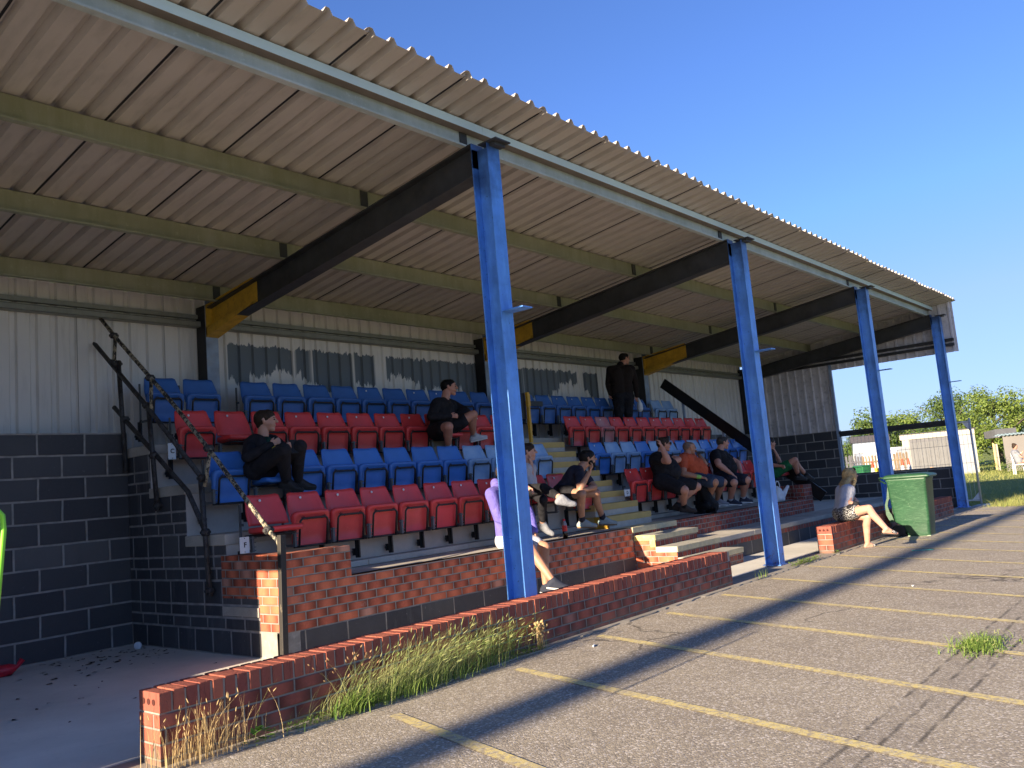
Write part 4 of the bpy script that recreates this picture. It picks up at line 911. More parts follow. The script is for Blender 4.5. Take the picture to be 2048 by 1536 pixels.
    for s_ in 'RL':
        if sock:
            n, b = J['an'+s_], J['kn'+s_]; blob('sock', [(lerp(n, b, .0), lerp(n, b, sock[1]), .043, .044)], CL[sock[0]], T, .010, 1, org)
        if st:
            c, d, dn, heel, toe = foot(s_, .008 if st != 'sandal' else -.001)
            if st == 'sandal':
                side = d.cross(dn).normalized(); mdp = lerp(heel, toe, .62)
                o = blob('sandal', [(mdp+side*.030-dn*.014, mdp-side*.030-dn*.014, .022, .022), (mdp+side*.026+d*.03-dn*.006, mdp-side*.026+d*.03-dn*.006, .020, .020)], CL['print'], T, .006, 1, org)
            else: o = blob('shoe', c, SHM[sc_], T, .009, 2, org)
            if so_:
                m = MB(); side = d.cross(dn).normalized(); a = heel+dn*.036-d*.028-org; b2 = toe+dn*.030+d*.02-org; P_ = []
                for t_, wd in ((0,.024),(.12,.034),(.5,.036),(.8,.044),(.95,.032),(1,.016)): P_.append((lerp(a, b2, t_), wd))
                n0 = len(P_)
                ring = [p_+side*wd for p_, wd in P_] + [p_-side*wd for p_, wd in P_[::-1]]; nn = len(ring)
                m.v = [tuple(x) for x in ring] + [tuple(x-dn*.016) for x in ring]; m.f = [tuple(range(nn)), tuple(range(nn, 2*nn))[::-1]] + [(i, (i+1) % nn, nn+(i+1) % nn, nn+i) for i in range(nn)]; m.sm = [False]*len(m.f); m.mi = [0]*len(m.f)
                m.build('sole', SOLE[so_], o)
    return T, J, dict(f=f, r=r, U=U, F=F, hf=hf, hr=hr, hu=hu, org=org)
GRP = None
T, J, A = person('boy', 'boy in black jacket and trousers with his feet up on a red seat', -80, -42, 1.10, 'fair', 'full', 'brown', 'jacket', 'black', 'trousers', 'charcoal', ('shoe','black','k',('grey',.12)), long_sleeve=True, toes=((.55,-.75,-.25),(.8,-.5,-.1)), hs=1.0)
blob('green_shirt', [(J['neck']-A['U']*.07+A['F']*.055, J['neck']-A['U']*.20+A['F']*.085, .06, .055)], CL['dkgreen'], T, .009, 1, A['org'])
pb = empty('yellow_packet', J['haR']+Vector((.03,-.03,-.06)), R(-30), 'small yellow packet held by the boy in the black jacket', 'packet')
MB().box((-.03,-.008,-.055),(.035,.008,.045)).build('wrapper', plain('yellow_wrapper', (.65,.42,.02), .4), pb, bevel=.004); MB().box((-.015,-.0095,-.02),(.018,-.0085,.005)).build('print', M['ink'], pb)
ph = empty('phone', J['haL']+Vector((.01,-.05,.0)), R(-20), 'black phone in the hand of the boy in the black jacket', 'phone'); MB().obox((0,0,0),(.036,0,0),(0,.004,0),(0,.02,.07)).build('case', M['ink'], ph, bevel=.003)
T, J, A = person('man2', 'man in black sweatshirt and shorts with a white trainer raised in front', -75, -42, 1.60, 'pink', 'short', 'black', 'sweat', 'black', 'shorts', 'black', ('shoe','white','w',('white',.20)), w=1.16, belly=.03, long_sleeve=True, toes=((0.3,-1,-.1),(.85,-.5,.18)), hs=1.02, short=.62)
person('hoodie', 'person in lilac hoodie and white shorts sitting on the ledge behind the near column', -85, -60, G, 'tan', 'short', 'brown', 'hood', 'lilac', 'shorts', 'white', ('shoe','navy','w',None), w=1.08, long_sleeve=True, toes=((.65,-.75,-.15),(.2,-1,-.1)), short=.72)
T, J, A = person('woman', 'woman in white top and black leggings with crossed legs, hand on cheek', -70, -50, .636, 'fair', 'full', 'brown', 'tee', 'white', 'leggings', 'black', ('shoe','grey',None,None), w=.9, toes=((.75,-.55,-.15),(.35,-.8,-.5)), hs=.96, sleeve=.35)
T, J, A = person('man5', 'dark haired man in black T shirt leaning forward, hand at his mouth', -60, -40, .636, 'olive', 'full', 'black', 'tee', 'navy', 'shorts', 'black', ('shoe','teal','g',('navy',.16)), w=1.02, toes=((.6,-.75,-.05),(.65,-.7,-.05)), sleeve=.62, short=.55)
blob('beard', [(J['head']-A['hu']*.06+A['hf']*.05, J['head']-A['hu']*.088+A['hf']*.064, .046, .031), (J['head']-A['hu']*.045+A['hr']*.04+A['hf']*.02, J['head']-A['hu']*.045-A['hr']*.04+A['hf']*.02, .036, .036)], HR['black'], T, .008, 1, A['org'])
MB().obox(J['shR']+Vector((.06,-.05,.0))-A['org'], (.03,.0,.0), (.0,.004,0), (.012,-.02,.06))
T, J, A = person('coat', 'man in dark coat seen from behind, standing among the back row seats', 60, -20, 2.05, 'pink', 'short', 'black', 'coat', 'brown', 'trousers', 'black', ('shoe','black','k',None), w=1.25, long_sleeve=True, toes=((.5,.8,0),(.5,.8,0)))
T, J, A = person('black7', 'heavy man in black T shirt and sunglasses scratching his ear', -75, -35, .636, 'pink', 'full', 'brown', 'tee', 'black', 'shorts', 'charcoal', ('shoe','brown','k',('black',.22)), w=1.32, belly=.12, glasses=True, toes=((.5,-.85,-.1),(.3,-.9,-.2)), short=.85)
T, J, A = person('orange8', 'bald man in orange T shirt and denim shorts holding a phone to his mouth', -75, -35, .636, 'tan', 'shaved', 'stubble', 'tee', 'orange', 'shorts', 'denim', ('shoe','grey','w',None), w=1.25, belly=.11, toes=((.5,-.85,-.1),(.5,-.85,-.1)), short=.88)
for s_ in (0, .05): blob('wristband', [(lerp(J['haR'], J['elR'], .05+s_*2)+Vector((0,0,.0)), lerp(J['haR'], J['elR'], .10+s_*2), .033, .035)], plain('lime_wristband', (.25,.55,.12), .5), T, .008, 1, A['org'])
ph = empty('phone', J['haL']+Vector((-.06,-.06,.02)), R(-20), 'black phone held to the mouth of the man in orange', 'phone'); MB().obox((0,0,0),(.07,0,0),(0,.008,.0),(0,0,.02)).build('case', M['ink'], ph, bevel=.004)
T, J, A = person('black9', 'grey haired man in black polo shirt and black shorts with hands on thighs', -75, -35, .636, 'pink', 'short', 'grey', 'tee', 'black', 'shorts', 'navy', ('shoe','navy','w',('white',.10)), w=1.32, belly=.10, toes=((.5,-.85,-.1),(.8,-.5,-.08)), short=.9)
T, J, A = person('green10', 'boy in green shorts with his feet on the brick pier', -60, -35, .636, 'pink', 'full', 'brown', 'tee', 'black', 'shorts', 'green', ('shoe','black','k',('black',.20)), w=1.0, toes=((.85,-.5,-.12),(.9,-.4,-.15)), short=.65)
T, J, A = person('girl', 'blonde girl in white vest sitting cross legged on the shorter low wall', -50, -38, G, 'fair', 'long', 'blonde', 'vest', 'white', 'shorts', 'print', ('sandal','skin','k',None), w=1.0, toes=((.75,-.6,-.12),(.8,-.6,-.08)), bare_shoulder=True, short=.42, hs=1.0)
m = MB(); H = J['head']-A['org']
for s_ in (-1, 1): m.obox(H+A['hu']*.095+A['hf']*.055+A['hr']*.03*s_, A['hr']*.026, A['hu']*.018-A['hf']*.01, A['hf']*.003+A['hu']*.004); m.beam(H+A['hu']*.09+A['hf']*.045+A['hr']*s_*.06, H+A['hu']*.01-A['hf']*.03+A['hr']*s_*.083, .006, .006)
m.build('sunglasses_on_head', M['ink'], T)
bg_ = empty('black_bag', J['haR']+Vector((.02,.0,-.03)), 0, 'black shoulder bag in the lap of the blonde girl', 'bag'); blob('bag_body', [(J['haR']+Vector((-.08,.05,-.02)), J['haR']+Vector((.10,.0,-.05)), .06, .055), (J['haR']+Vector((0,0,.02)), J['haR']+Vector((.06,.0,-.01)), .05, .05)], CL['black'], bg_, .012, 3, Vector(bg_.location))

# black dog sitting with its back to the viewer
D0 = Vector((6.95, 1.92, .636)); dg_ = empty('dog', D0, 0, 'black dog with a pale collar sitting between the seated men', 'dog')
def dv(x, y, z): return D0+Vector((x, y, z))
blob('body', [(dv(.02,0,.12), dv(-.04,.05,.36), .13, .09), (dv(.06,-.03,.10), dv(.06,.03,.10), .11, .11), (dv(-.04,.05,.34), dv(-.03,.10,.50), .07, .06), (dv(-.03,.12,.52), dv(-.03,.16,.53), .075, .06), (dv(-.03,.18,.52), dv(-.04,.27,.49), .042, .03),
  (dv(-.09,.10,.30), dv(-.10,.15,.04), .042, .024), (dv(.03,.12,.30), dv(.03,.16,.04), .042, .024), (dv(-.10,.15,.025), dv(-.10,.20,.02), .027, .023), (dv(.03,.16,.025), dv(.03,.21,.02), .027, .023),
  (dv(-.12,-.02,.12), dv(-.15,.10,.12), .075, .05), (dv(.16,-.02,.12), dv(.18,.10,.12), .075, .05), (dv(-.15,.10,.11), dv(-.16,.0,.03), .04, .028), (dv(.18,.10,.11), dv(.19,0,.03), .04, .028), (dv(-.16,0,.025), dv(-.17,.12,.022), .026, .024), (dv(.19,0,.025), dv(.20,.12,.022), .026, .024),
  (dv(0,-.12,.05), dv(-.16,-.2,.02), .025, .016), (dv(-.16,-.2,.02), dv(-.27,-.15,.02), .016, .010), (dv(-.085,.12,.56), dv(-.11,.14,.49), .026, .014), (dv(.025,.12,.56), dv(.05,.14,.49), .026, .014)], cloth('black_dog_fur', (.006,.006,.007), .6, .3, 40), dg_, .010, 3, D0)
m = MB(); m.tube([(-.033+.074*math.cos(R(a)), .068+.074*math.sin(R(a))*1.0, .405+.02*math.sin(R(a))) for a in range(0, 361, 20)], .008, 6, cap=False); m.build('collar', plain('pale_blue_collar', (.30,.50,.52), .6), dg_)
# ------------------------------------------------------------------ weeds along the kerb
def leafmat(name, c1, c2):
    t = NT(name); oi = t.n('ShaderNodeNewGeometry').outputs['Random Per Island']; c = t.mix(oi, (*c1, 1), (*c2, 1))
    t.b.inputs['Transmission Weight'].default_value = 0; t.fin(c, .6, 0, .25)
    tr = t.n('ShaderNodeBsdfTranslucent'); t.l(c, tr.inputs[0]); ms = t.n('ShaderNodeMixShader'); ms.inputs[0].default_value = .3
    t.l(t.b.outputs[0], ms.inputs[1]); t.l(tr.outputs[0], ms.inputs[2]); t.l(ms.outputs[0], t.out.inputs[0]); return t.m
GM = {'green': leafmat('green_grass_blade', (.09,.18,.03), (.22,.30,.07)), 'pale': leafmat('pale_grass_blade', (.24,.33,.09), (.44,.44,.2)), 'straw': leafmat('straw_grass_blade', (.50,.36,.16), (.60,.46,.24)),
      'dark': leafmat('broad_weed_leaf', (.07,.17,.03), (.16,.30,.05)), 'seed': leafmat('brown_seed_head', (.34,.20,.10), (.46,.30,.16)), 'field': leafmat('field_grass_blade', (.20,.25,.06), (.40,.38,.14))}
def blade(m, b, d, h, w, bend, seg=4):
    b = Vector(b); d = Vector((d[0], d[1], 0)); side = Vector((-d.y, d.x, 0)); side = side.normalized() if side.length > 1e-6 else Vector((1,0,0)); a = rnd.uniform(0, 6.28)
    side = Vector((math.cos(a), math.sin(a), 0)); P_ = []
    for k in range(seg+1):
        t_ = k/seg; P_.append(b + Vector((0,0,h*t_*(1-.25*bend*t_))) + d*(bend*h*t_*t_))
    n0 = len(m.v)
    for k, p_ in enumerate(P_):
        ww = w*(1-.9*(k/seg)**1.5); m.v.append(tuple(p_-side*ww/2)); m.v.append(tuple(p_+side*ww/2))
    for k in range(seg): m.f.append((n0+2*k, n0+2*k+1, n0+2*k+3, n0+2*k+2)); m.sm.append(True); m.mi.append(0)
    return P_
def head(m, p, d, L, r):
    d = Vector(d).normalized(); m.tube([Vector(p), Vector(p)+d*L*.3, Vector(p)+d*L*.7, Vector(p)+d*L], [r*.4, r, r*.8, r*.2], 5)
def clump(name, label, cat, loc, spread, n, h, w, mat, bend=(.1,.6), lean=(.5,0), heads=0, hl=.03, hr_=.005, hmat='seed', grp='weeds along the kerb'):
    t = empty(name, loc, 0, label, cat, grp); m = MB(); hm = MB()
    for i in range(n):
        b = (rnd.gauss(0, spread[0]), rnd.gauss(0, spread[1]), 0)
        if b[1] > spread[2] if len(spread) > 2 else False: b = (b[0], spread[2]-rnd.random()*.05, 0)
        a = rnd.uniform(0, 6.28); d = (math.cos(a)*.6+lean[0], math.sin(a)*.6+lean[1]); hh = h*rnd.uniform(.45, 1.1)
        P_ = blade(m, b, d, hh, w*rnd.uniform(.6,1.3), rnd.uniform(*bend))
        if rnd.random() < heads: head(hm, P_[-1], (P_[-1]-P_[-2]), hl*rnd.uniform(.7,1.3), hr_)
    m.build('blades', GM[mat], t, fixn=False)
    if hm.v: hm.build('seed_heads', GM[hmat], t, fixn=False)
    return t
K = G+.012
clump('grass_clump', 'tall pale feathery grass against the front of the long low wall', 'grass', (-1.45,-.24,K), (.34,.045,.06), 950, .38, .0027, 'pale', (.3,1.3), (.95,-.15), .16, .04, .0026, 'pale')
clump('grass_clump', 'green grass tuft at the right end of the feathery grass', 'grass', (-.70,-.245,K), (.2,.03,.05), 240, .34, .0027, 'green', (.2,1.1), (.7,-.1), .2, .035, .0026, 'pale')
clump('grass_clump', 'low green grass under the feathery stalks by the wall', 'grass', (-1.55,-.26,K), (.32,.05,.05), 700, .13, .005, 'green', (.2,1.0), (.4,-.2))
clump('plantain', 'plantain weed with strap leaves and brown seed heads by the low wall', 'weed', (-2.02,-.26,K), (.07,.035,.05), 90, .17, .011, 'green', (.4,1.4), (.2,-.3))
t = empty('plantain_stalks', (-2.05,-.24,K), 0, 'thin stalks with brown plantain heads leaning over the low wall front', 'weed', 'weeds along the kerb'); m = MB(); hm = MB()
for i in range(26):
    b = (rnd.gauss(0, .08), rnd.gauss(0, .02), 0); a = -1.3+2.6*i/25; P_ = blade(m, b, (math.sin(a)*1.0, -.15), rnd.uniform(.24,.42), .0030, rnd.uniform(.4,.9), 5); head(hm, P_[-1], P_[-1]-P_[-2], rnd.uniform(.018,.032), .0052)
m.build('stalks', GM['pale'], t, fixn=False); hm.build('seed_heads', GM['seed'], t, fixn=False)
clump('dry_grass', 'dry straw coloured grass at the near corner of the long low wall', 'grass', (-2.98,-.245,K), (.13,.03,.05), 170, .30, .0032, 'straw', (.1,.6), (.2,-.1), .25, .025, .003, 'straw')
def leafy(name, label, loc, n, sp, L, mat, hmax=.05, grp='weeds along the kerb'):
    t = empty(name, loc, 0, label, 'weed', grp); m = MB()
    for i in range(n):
        c = Vector((rnd.gauss(0, sp[0]), rnd.gauss(0, sp[1]), rnd.uniform(.005, hmax))); a = rnd.uniform(0, 6.28); d = Vector((math.cos(a), math.sin(a), rnd.uniform(-.1,.7))).normalized()*L*rnd.uniform(.5,1.2); s_ = Vector((-d.y, d.x, 0)).normalized()*L*.32
        m.quad([c, c+d*.45+s_, c+d, c+d*.45-s_])
    return m.build('leaves', GM[mat], t, fixn=False)
leafy('creeping_weed', 'creeping green chickweed at the foot of the low wall, left of the plantain', (-2.33,-.27,K), 420, (.16,.025), .018, 'green')
leafy('dandelion', 'small dandelion leaves beside the straw coloured grass', (-2.66,-.26,K), 26, (.03,.015), .055, 'dark', .07)
leafy('creeping_weed', 'small green weed at the foot of the dried thistle', (-.33,-.26,K), 260, (.12,.02), .02, 'green', .04)
clump('dried_thistle', 'dead brown thistle standing against the long low wall', 'weed', (-.16,-.25,K), (.015,.01), 46, .20, .006, 'straw', (.1,.5), (0,0), .9, .022, .010, 'straw')
leafy('creeping_weed', 'green weed patch beside the foot of the second column', (5.28,-.22,K), 420, (.20,.035), .03, 'green', .05)
clump('grass_clump', 'few grass blades at the kerb left of the second column', 'grass', (3.93,-.25,K), (.08,.02), 22, .13, .005, 'green', (.2,1), (0,0))
leafy('creeping_weed', 'tiny weed at the near end of the shorter low wall', (6.33,-.25,K), 90, (.06,.02), .02, 'green', .04)
clump('grass_clump', 'bushy bright green tuft growing in the trench line of the car park', 'grass', (.74,-3.10,G), (.13,.07), 420, .085, .005, 'green', (.2,1.2), (.1,0), .08, .02, .002, 'pale', grp='weeds in the car park')
leafy('creeping_weed', 'low leafy weed around the bushy tuft in the car park', (.74,-3.13,G), 520, (.17,.08), .02, 'green', .03, 'weeds in the car park')
# field grass: taller fringe along the car park edge, shorter beyond
m = MB()
for i in range(9000):
    x = 14.6+abs(rnd.gauss(0, 3.2)); y = rnd.uniform(-9, 2.5) if x > 15.6 else rnd.uniform(-9, -.35)
    ex = 13.9+(.25*((y+16)/15.6)); 
    if x < ex: continue
    h = rnd.uniform(.05,.13)+(.16*rnd.random() if x < 16.5 and rnd.random() < .35 else 0); a = rnd.uniform(0, 6.28); blade(m, (x, y, -.03), (math.cos(a), math.sin(a)), h+.03, .010, rnd.uniform(.2,.9), 2)
tag(m.build('fringe_grass', GM['field'], fixn=False), 'rough sunlit grass along the far edge of the car park', 'grass', None, 'stuff')
m = MB()
for i in range(9000):
    u = rnd.random()**.6; x = 17+u*26; y = rnd.uniform(-8, 9); a = rnd.uniform(0, 6.28); blade(m, (x, y, -.03), (math.cos(a), math.sin(a)), rnd.uniform(.04,.10)+.03+.12*(x > 40), .02, rnd.uniform(.2,.9), 1)
tag(m.build('field_grass', GM['field'], fixn=False), 'mown field grass beyond the grandstand', 'grass', None, 'stuff')

# ------------------------------------------------------------------ wheelie bin
def bin_mat():
    t = NT('scuffed_green_plastic'); p = t.obj(); n = t.noise(t.scale(p, (.6, 1, 5)), 7, 6, .65, 2.5); n2 = t.noise(p, 3, 4); v = t.noise(t.scale(p, (1, 1, 2.5)), 26, 5, .7, 1.0)
    c = t.mix(t.ramp(n2, .3, .7), (.018,.075,.034,1), (.012,.052,.024,1)); c = t.mix(t.math('MULTIPLY', t.ramp(n, .50, .66), .55), c, (.07,.16,.085,1)); c = t.mix(t.math('MULTIPLY', t.ramp(v, .60, .7), .5), c, (.20,.28,.19,1))
    t.bump(n, .12, .004); return t.fin(c, .45, 0, .45)
M['bin'] = bin_mat(); M['tyre'] = plain('black_rubber', (.015,.015,.016), .8)
def wheelie(loc, rz, label, mat, sc=1, grp=None):
    t = empty('wheelie_bin', loc, rz, label, 'bin', grp)
    # local: +x lid front, -x hinge/handle side, y width
    m = MB(); N_ = 8
    def ring(x0, x1, hy, z, r):
        P_ = []
        for cx, cy, a0 in ((x1-r,hy-r,0),(x0+r,hy-r,90),(x0+r,-hy+r,180),(x1-r,-hy+r,270)):
            for k in range(5): a = R(a0+22.5*k); P_.append((cx+r*math.cos(a), cy+r*math.sin(a), z))
        return P_
    secs = [(-.10,.235,.205,0,.05),(-.10,.24,.21,.02,.05),(-.145,.243,.213,.10,.05),(-.20,.25,.22,.19,.05),(-.262,.255,.225,.235,.045),(-.268,.258,.228,.26,.04),(-.31,.29,.262,.88,.04),(-.32,.30,.27,.90,.035),(-.32,.30,.27,.935,.035)]
    base = 0; L = 20
    for s_ in secs: m.v += ring(*s_)
    for k in range(len(secs)-1):
        for i in range(L): m.f.append((k*L+i, k*L+(i+1) % L, (k+1)*L+(i+1) % L, (k+1)*L+i)); m.sm.append(True); m.mi.append(0)
    m.f.append(tuple(range(L))[::-1]); m.sm.append(False); m.mi.append(0); m.f.append(tuple((len(secs)-1)*L+i for i in range(L))); m.sm.append(False); m.mi.append(0)
    b = m.build('body', mat, t)
    m = MB(); m.v = []; 
    ls = [(-.345,.355,.295,.936,.03),(-.35,.36,.298,.945,.03),(-.35,.35,.298,.968,.035),(-.335,.31,.275,.985,.05),(-.30,.22,.23,1.0,.06)]
    for s_ in ls: m.v += ring(*s_)
    for k in range(len(ls)-1):
        for i in range(L): m.f.append((k*L+i, k*L+(i+1) % L, (k+1)*L+(i+1) % L, (k+1)*L+i)); m.sm.append(True); m.mi.append(0)
    m.f.append(tuple(range(L))[::-1]); m.sm.append(False); m.mi.append(0); m.f.append(tuple((len(ls)-1)*L+i for i in range(L))); m.sm.append(False); m.mi.append(0)
    lid = m.build('lid', mat, t)
    MB().box((.30,-.23,.925),(.352,.23,.938)).build('lid_lip', mat, lid, bevel=.004)
    m = MB()
    for yy in (-.20, .20): m.tube([(-.33,yy,.95),(-.41,yy,.965),(-.43,yy,.93),(-.33,yy,.86)], .012, 6)
    m.tube([(-.425,-.22,.955),(-.425,.22,.955)], .014, 8); m.build('handle', mat, t)
    for ya in (-.215, .185): MB().prism([(-.30,.86),(-.345,.62),(-.385,.52),(-.385,.36),(-.335,.235),(-.27,.24),(-.30,.36),(-.325,.40),(-.345,.50),(-.325,.58),(-.30,.62)], ya, ya+.03, 'Y').build('back_grip', mat, t)
    for yy in (-.25, .225):
        w_ = MB(); w_.lathe((-.215,yy,.10), [(.0,.0),(.065,0),(.09,.004),(.10,.012),(.10,.034),(.09,.042),(0,.042)], 24, 'Y'); w_.build('wheel', M['tyre'], t)
    m = MB(); m.lathe((-.02,-.247,.80), [(.0,0),(.018,0),(.018,-.004),(.022,-.004),(.030,-.004),(.030,0)], 20, 'Y'); m.build('round_badge', mat, b)
    MB().box((-.045,-.251,.865),(.005,-.249,.873)).build('maker_plate', M['white'], b)
    MB().box((-.098,-.206,.001),(.241,.206,.012)).build('base_rim', plain('pale_scuffed_rim', (.30,.38,.26), .7), b)
    t.scale = (sc, sc, sc); return t
wheelie((8.87,-.60,G), R(-88), 'scuffed dark green wheelie bin with its lid shut beside the shorter low wall', M['bin'], .96)
# ------------------------------------------------------------------ small things
bt = empty('cola_bottle', (2.93,1.76,.6365), 0, 'plastic bottle of dark cola with red cap on the brick ledge', 'bottle')
gl = plain('dark_cola', (.012,.004,.003), .08, spec=.6)
MB().lathe((0,0,0), [(0,.0),(.026,.0),(.031,.012),(.032,.075),(.030,.085)], 16).build('cola', gl, bt)
MB().lathe((0,0,0), [(.0305,.085),(.032,.092),(.032,.150),(.031,.155)], 16).build('label', plain('red_label', (.55,.02,.02), .4), bt)
MB().lathe((0,0,0), [(.031,.155),(.028,.175),(.015,.205),(.0135,.21)], 16).build('shoulder', plain('clear_bottle', (.25,.22,.22), .1, spec=.6), bt)
MB().lathe((0,0,0), [(.0145,.208),(.0155,.212),(.0155,.232),(0,.234)], 14).build('cap', plain('red_cap', (.6,.02,.03), .4), bt)
ch = plain('matt_white_carrier', (.62,.66,.70), .55, var=.12, sc=9)
def carrier(loc, label, h=.34, mat=ch, rz=0):
    t = empty('carrier_bag', loc, rz, label, 'bag'); O = Vector(loc)
    blob('bag', [(O+Vector((-.07,0,.05)), O+Vector((.08,0,.05)), .06, .055), (O+Vector((-.06,0,.08)), O+Vector((-.02,0,.22)), .07, .045), (O+Vector((.07,0,.08)), O+Vector((.05,0,.22)), .06, .03), (O+Vector((.09,-.01,.10)), O+Vector((.22,-.03,.26)), .05, .028), (O+Vector((0,0,.2)), O+Vector((-.02,0,.26)), .045, .03)], mat, t, .011, 2, O)
    m = MB(); m.tube([(-.05,0,.24),(-.055,0,.32),(-.02,0,.37),(.03,0,.36),(.05,0,.30),(.045,0,.24)], [.012,.010,.010,.010,.010,.012], 6); m.build('handle', mat, t); return t
carrier((9.42,1.80,.637), 'white carrier bag standing on the brick ledge under the boy in green shorts', rz=R(-20))
b_ = empty('white_bag', Vector(JT['coat']['haR'])+Vector((.03,-.02,-.05)), 0, 'white plastic bag held by the man in the dark coat', 'bag'); O = Vector(b_.location)
blob('bag', [(O, O+Vector((.02,0,-.12)), .018, .05), (O+Vector((.02,0,-.12)), O+Vector((.02,0,-.2)), .055, .06)], ch, b_, .011, 2, O)
cu = empty('paper_cup', (-1.25,4.02,G+.034), R(-35), 'white coffee cup with a black sleeve lying on the floor by the block wall', 'cup')
MB().lathe((0,0,0), [(0,-.045),(.036,-.045),(.038,-.04),(.038,-.034)], 18, 'Y').build('lid', M['white'], cu)
MB().lathe((0,0,0), [(.036,-.034),(.028,.06),(0,.06)], 18, 'Y').build('cup_body', M['ink'], cu)
rp = empty('red_plastic_funnel', (-2.46,3.98,G), 0, 'red plastic cone scrap on the floor at the left edge', 'litter')
rd = plain('red_scrap_plastic', (.55,.02,.04), .35)
MB().tube([(-.10,0,.05),(.03,0,.05),(.09,-.01,.07),(.13,-.01,.12)], [.055,.052,.018,.026], 12).build('cone', rd, rp); MB().lathe((-.12,0,.05), [(.055,0),(.066,0),(.066,.012),(.055,.012)], 16, 'X').build('rim', rd, rp)
gr = empty('lime_green_hoop', (-4.62,-1.52,1.0), 0, 'lime green plastic edge of a panel at the left border of the picture', 'panel')
MB().tube([(-.20,.0,-.02),(.20,.0,-.02),(.252,0,.05),(.262,0,.16),(.275,0,.30),(.272,0,.345),(.24,0,.385),(-.1,0,.40)], .0085, 10).build('edge', plain('lime_plastic', (.22,.62,.04), .4), gr)
MB().box((-.2,-.002,.0),(.258,.002,.38)).build('sheet', plain('pale_green_sheet', (.30,.42,.26), .4), gr)
for i, (x, y, l, c) in enumerate([(.10,-.56,.035,M['white']),(3.4,-2.0,.012,M['white']),(9.9,-.42,.07,plain('pale_blue_wrapper', (.45,.55,.60), .5))]):
    o = empty('litter_scrap', (x, y, G+.006), rnd.uniform(0, 3), ['cigarette end lying on the asphalt near the dried thistle','small white chip on the asphalt','pale wrapper lying behind the green wheelie bin'][i], 'litter')
    MB().box((-l,-.006 if i != 2 else -.03,-.004),(l,.006 if i != 2 else .03,.006)).build('scrap', c, o, bevel=.002)
o = empty('teal_string', (6.6,-1.25,G+.006), R(-68), 'short teal string lying on the asphalt', 'litter'); MB().tube([(-.12,0,0),(-.04,.01,.0),(.05,-.01,0),(.14,.01,0)], .005, 6).build('strand', plain('teal_cord', (.05,.40,.35), .6), o)
t = empty('floor_debris', (-1.6,3.2,G), 0, 'dark dead leaf bits and dirt on the tunnel floor', 'debris'); m = MB()
for i in range(170):
    if i < 120: x, y = -1.05+rnd.gauss(-.35,.45), 3.9+rnd.gauss(-.1,.35)
    else: x, y = rnd.uniform(-4,-1.4), rnd.uniform(1.2,4.1)
    if x > -1.2 or y > 4.3: continue
    a = rnd.uniform(0, 6.28); s_ = rnd.uniform(.006,.03); d = Vector((math.cos(a), math.sin(a), 0))*s_; e_ = Vector((-d.y, d.x, 0))*rnd.uniform(.3,.8); c = Vector((x+1.6, y-3.2, .006)); m.quad([c-d-e_, c+d-e_*.6, c+d*.8+e_+Vector((0,0,.006)), c-d*.7+e_])
o = m.build('bits', plain('dark_leaf_litter', (.05,.04,.035), .9), t, fixn=False); t['kind'] = 'stuff'

# ------------------------------------------------------------------ mesh fence panels at the far end
fm = plain('zinc_fence_tube', (.52,.52,.50), .45, metal=.3, var=.1)
def heras(p, q, label, h=2.0):
    p = Vector(p); q = Vector(q); t = empty('mesh_fence_panel', p, math.atan2((q-p).y, (q-p).x), label, 'fence', 'temporary mesh fence panels'); L = (q-p).length
    m = MB(); m.tube([(0,0,-.02),(0,0,h)], .024, 8); m.tube([(L,0,-.02),(L,0,h)], .021, 8); m.tube([(0,0,h-.08),(L,0,h-.08)], .019, 8); m.tube([(0,0,.16),(L,0,.16)], .019, 8); m.build('frame', fm, t)
    m = MB(); n = int(L/.09)
    for k in range(1, n): m.tube([(k*L/n,0,.16),(k*L/n,0,h-.08)], .0030, 4, cap=False)
    for k in range(1, 5): m.tube([(0,0,.16+k*.42),(L,0,.16+k*.42)], .0034, 4, cap=False)
    m.build('wire_mesh', fm, t)
    for a in ((.02,.17),): MB().prism([(.022,h-.10),(.15,h-.10),(.022,h-.28)], -.002, .002, 'Y').build('corner_plate', M['white'], t); MB().prism([(.022,.18),(.17,.18),(.022,.34)], -.002, .002, 'Y').build('corner_plate', M['white'], t)
    MB().box((-.12,-.30,-.03),(.12,.30,.06)).build('foot_block', plain('pale_fence_foot', (.42,.42,.40), .8), t, bevel=.015)
heras((15.86,-.10,-.02), (16.05,3.35,-.02), 'near mesh fence panel standing just right of the last blue column')
heras((16.06,3.42,-.02), (16.25,6.9,-.02), 'second mesh fence panel seen through the gable opening', 2.0)

# ------------------------------------------------------------------ cones, bin and fences behind
CO = Vector((-5.373,-4.527,0))
def far(dx, dy, D, D0): return (CO.x+dx*D/D0, CO.y+dy*D/D0)
orange = plain('cone_orange_red', (.62,.06,.02), .5); cw = plain('cone_white_sleeve', (.45,.45,.46), .5)
def cone(x, y, label, z=.12, h=1.0):
    t = empty('traffic_cone', (x, y, z), rnd.uniform(0, 1), label, 'traffic cone', 'traffic cones behind the gable wall')
    MB().box((-.22,-.22,0),(.22,.22,.035)).build('base', M['tyre'], t, bevel=.01)
    MB().lathe((0,0,0), [(.17,.035),(.15,.10),(.115,.36)], 18).build('lower_cone', orange, t); MB().lathe((0,0,0), [(.116,.36),(.060,.74)], 18).build('white_sleeve', cw, t); MB().lathe((0,0,0), [(.061,.74),(.03,.97),(.022,1.0),(0,1.0)], 18).build('tip', orange, t)
x, y = far(19.08,5.98,37,20); cone(x, y, 'left traffic cone, beside the green bin')
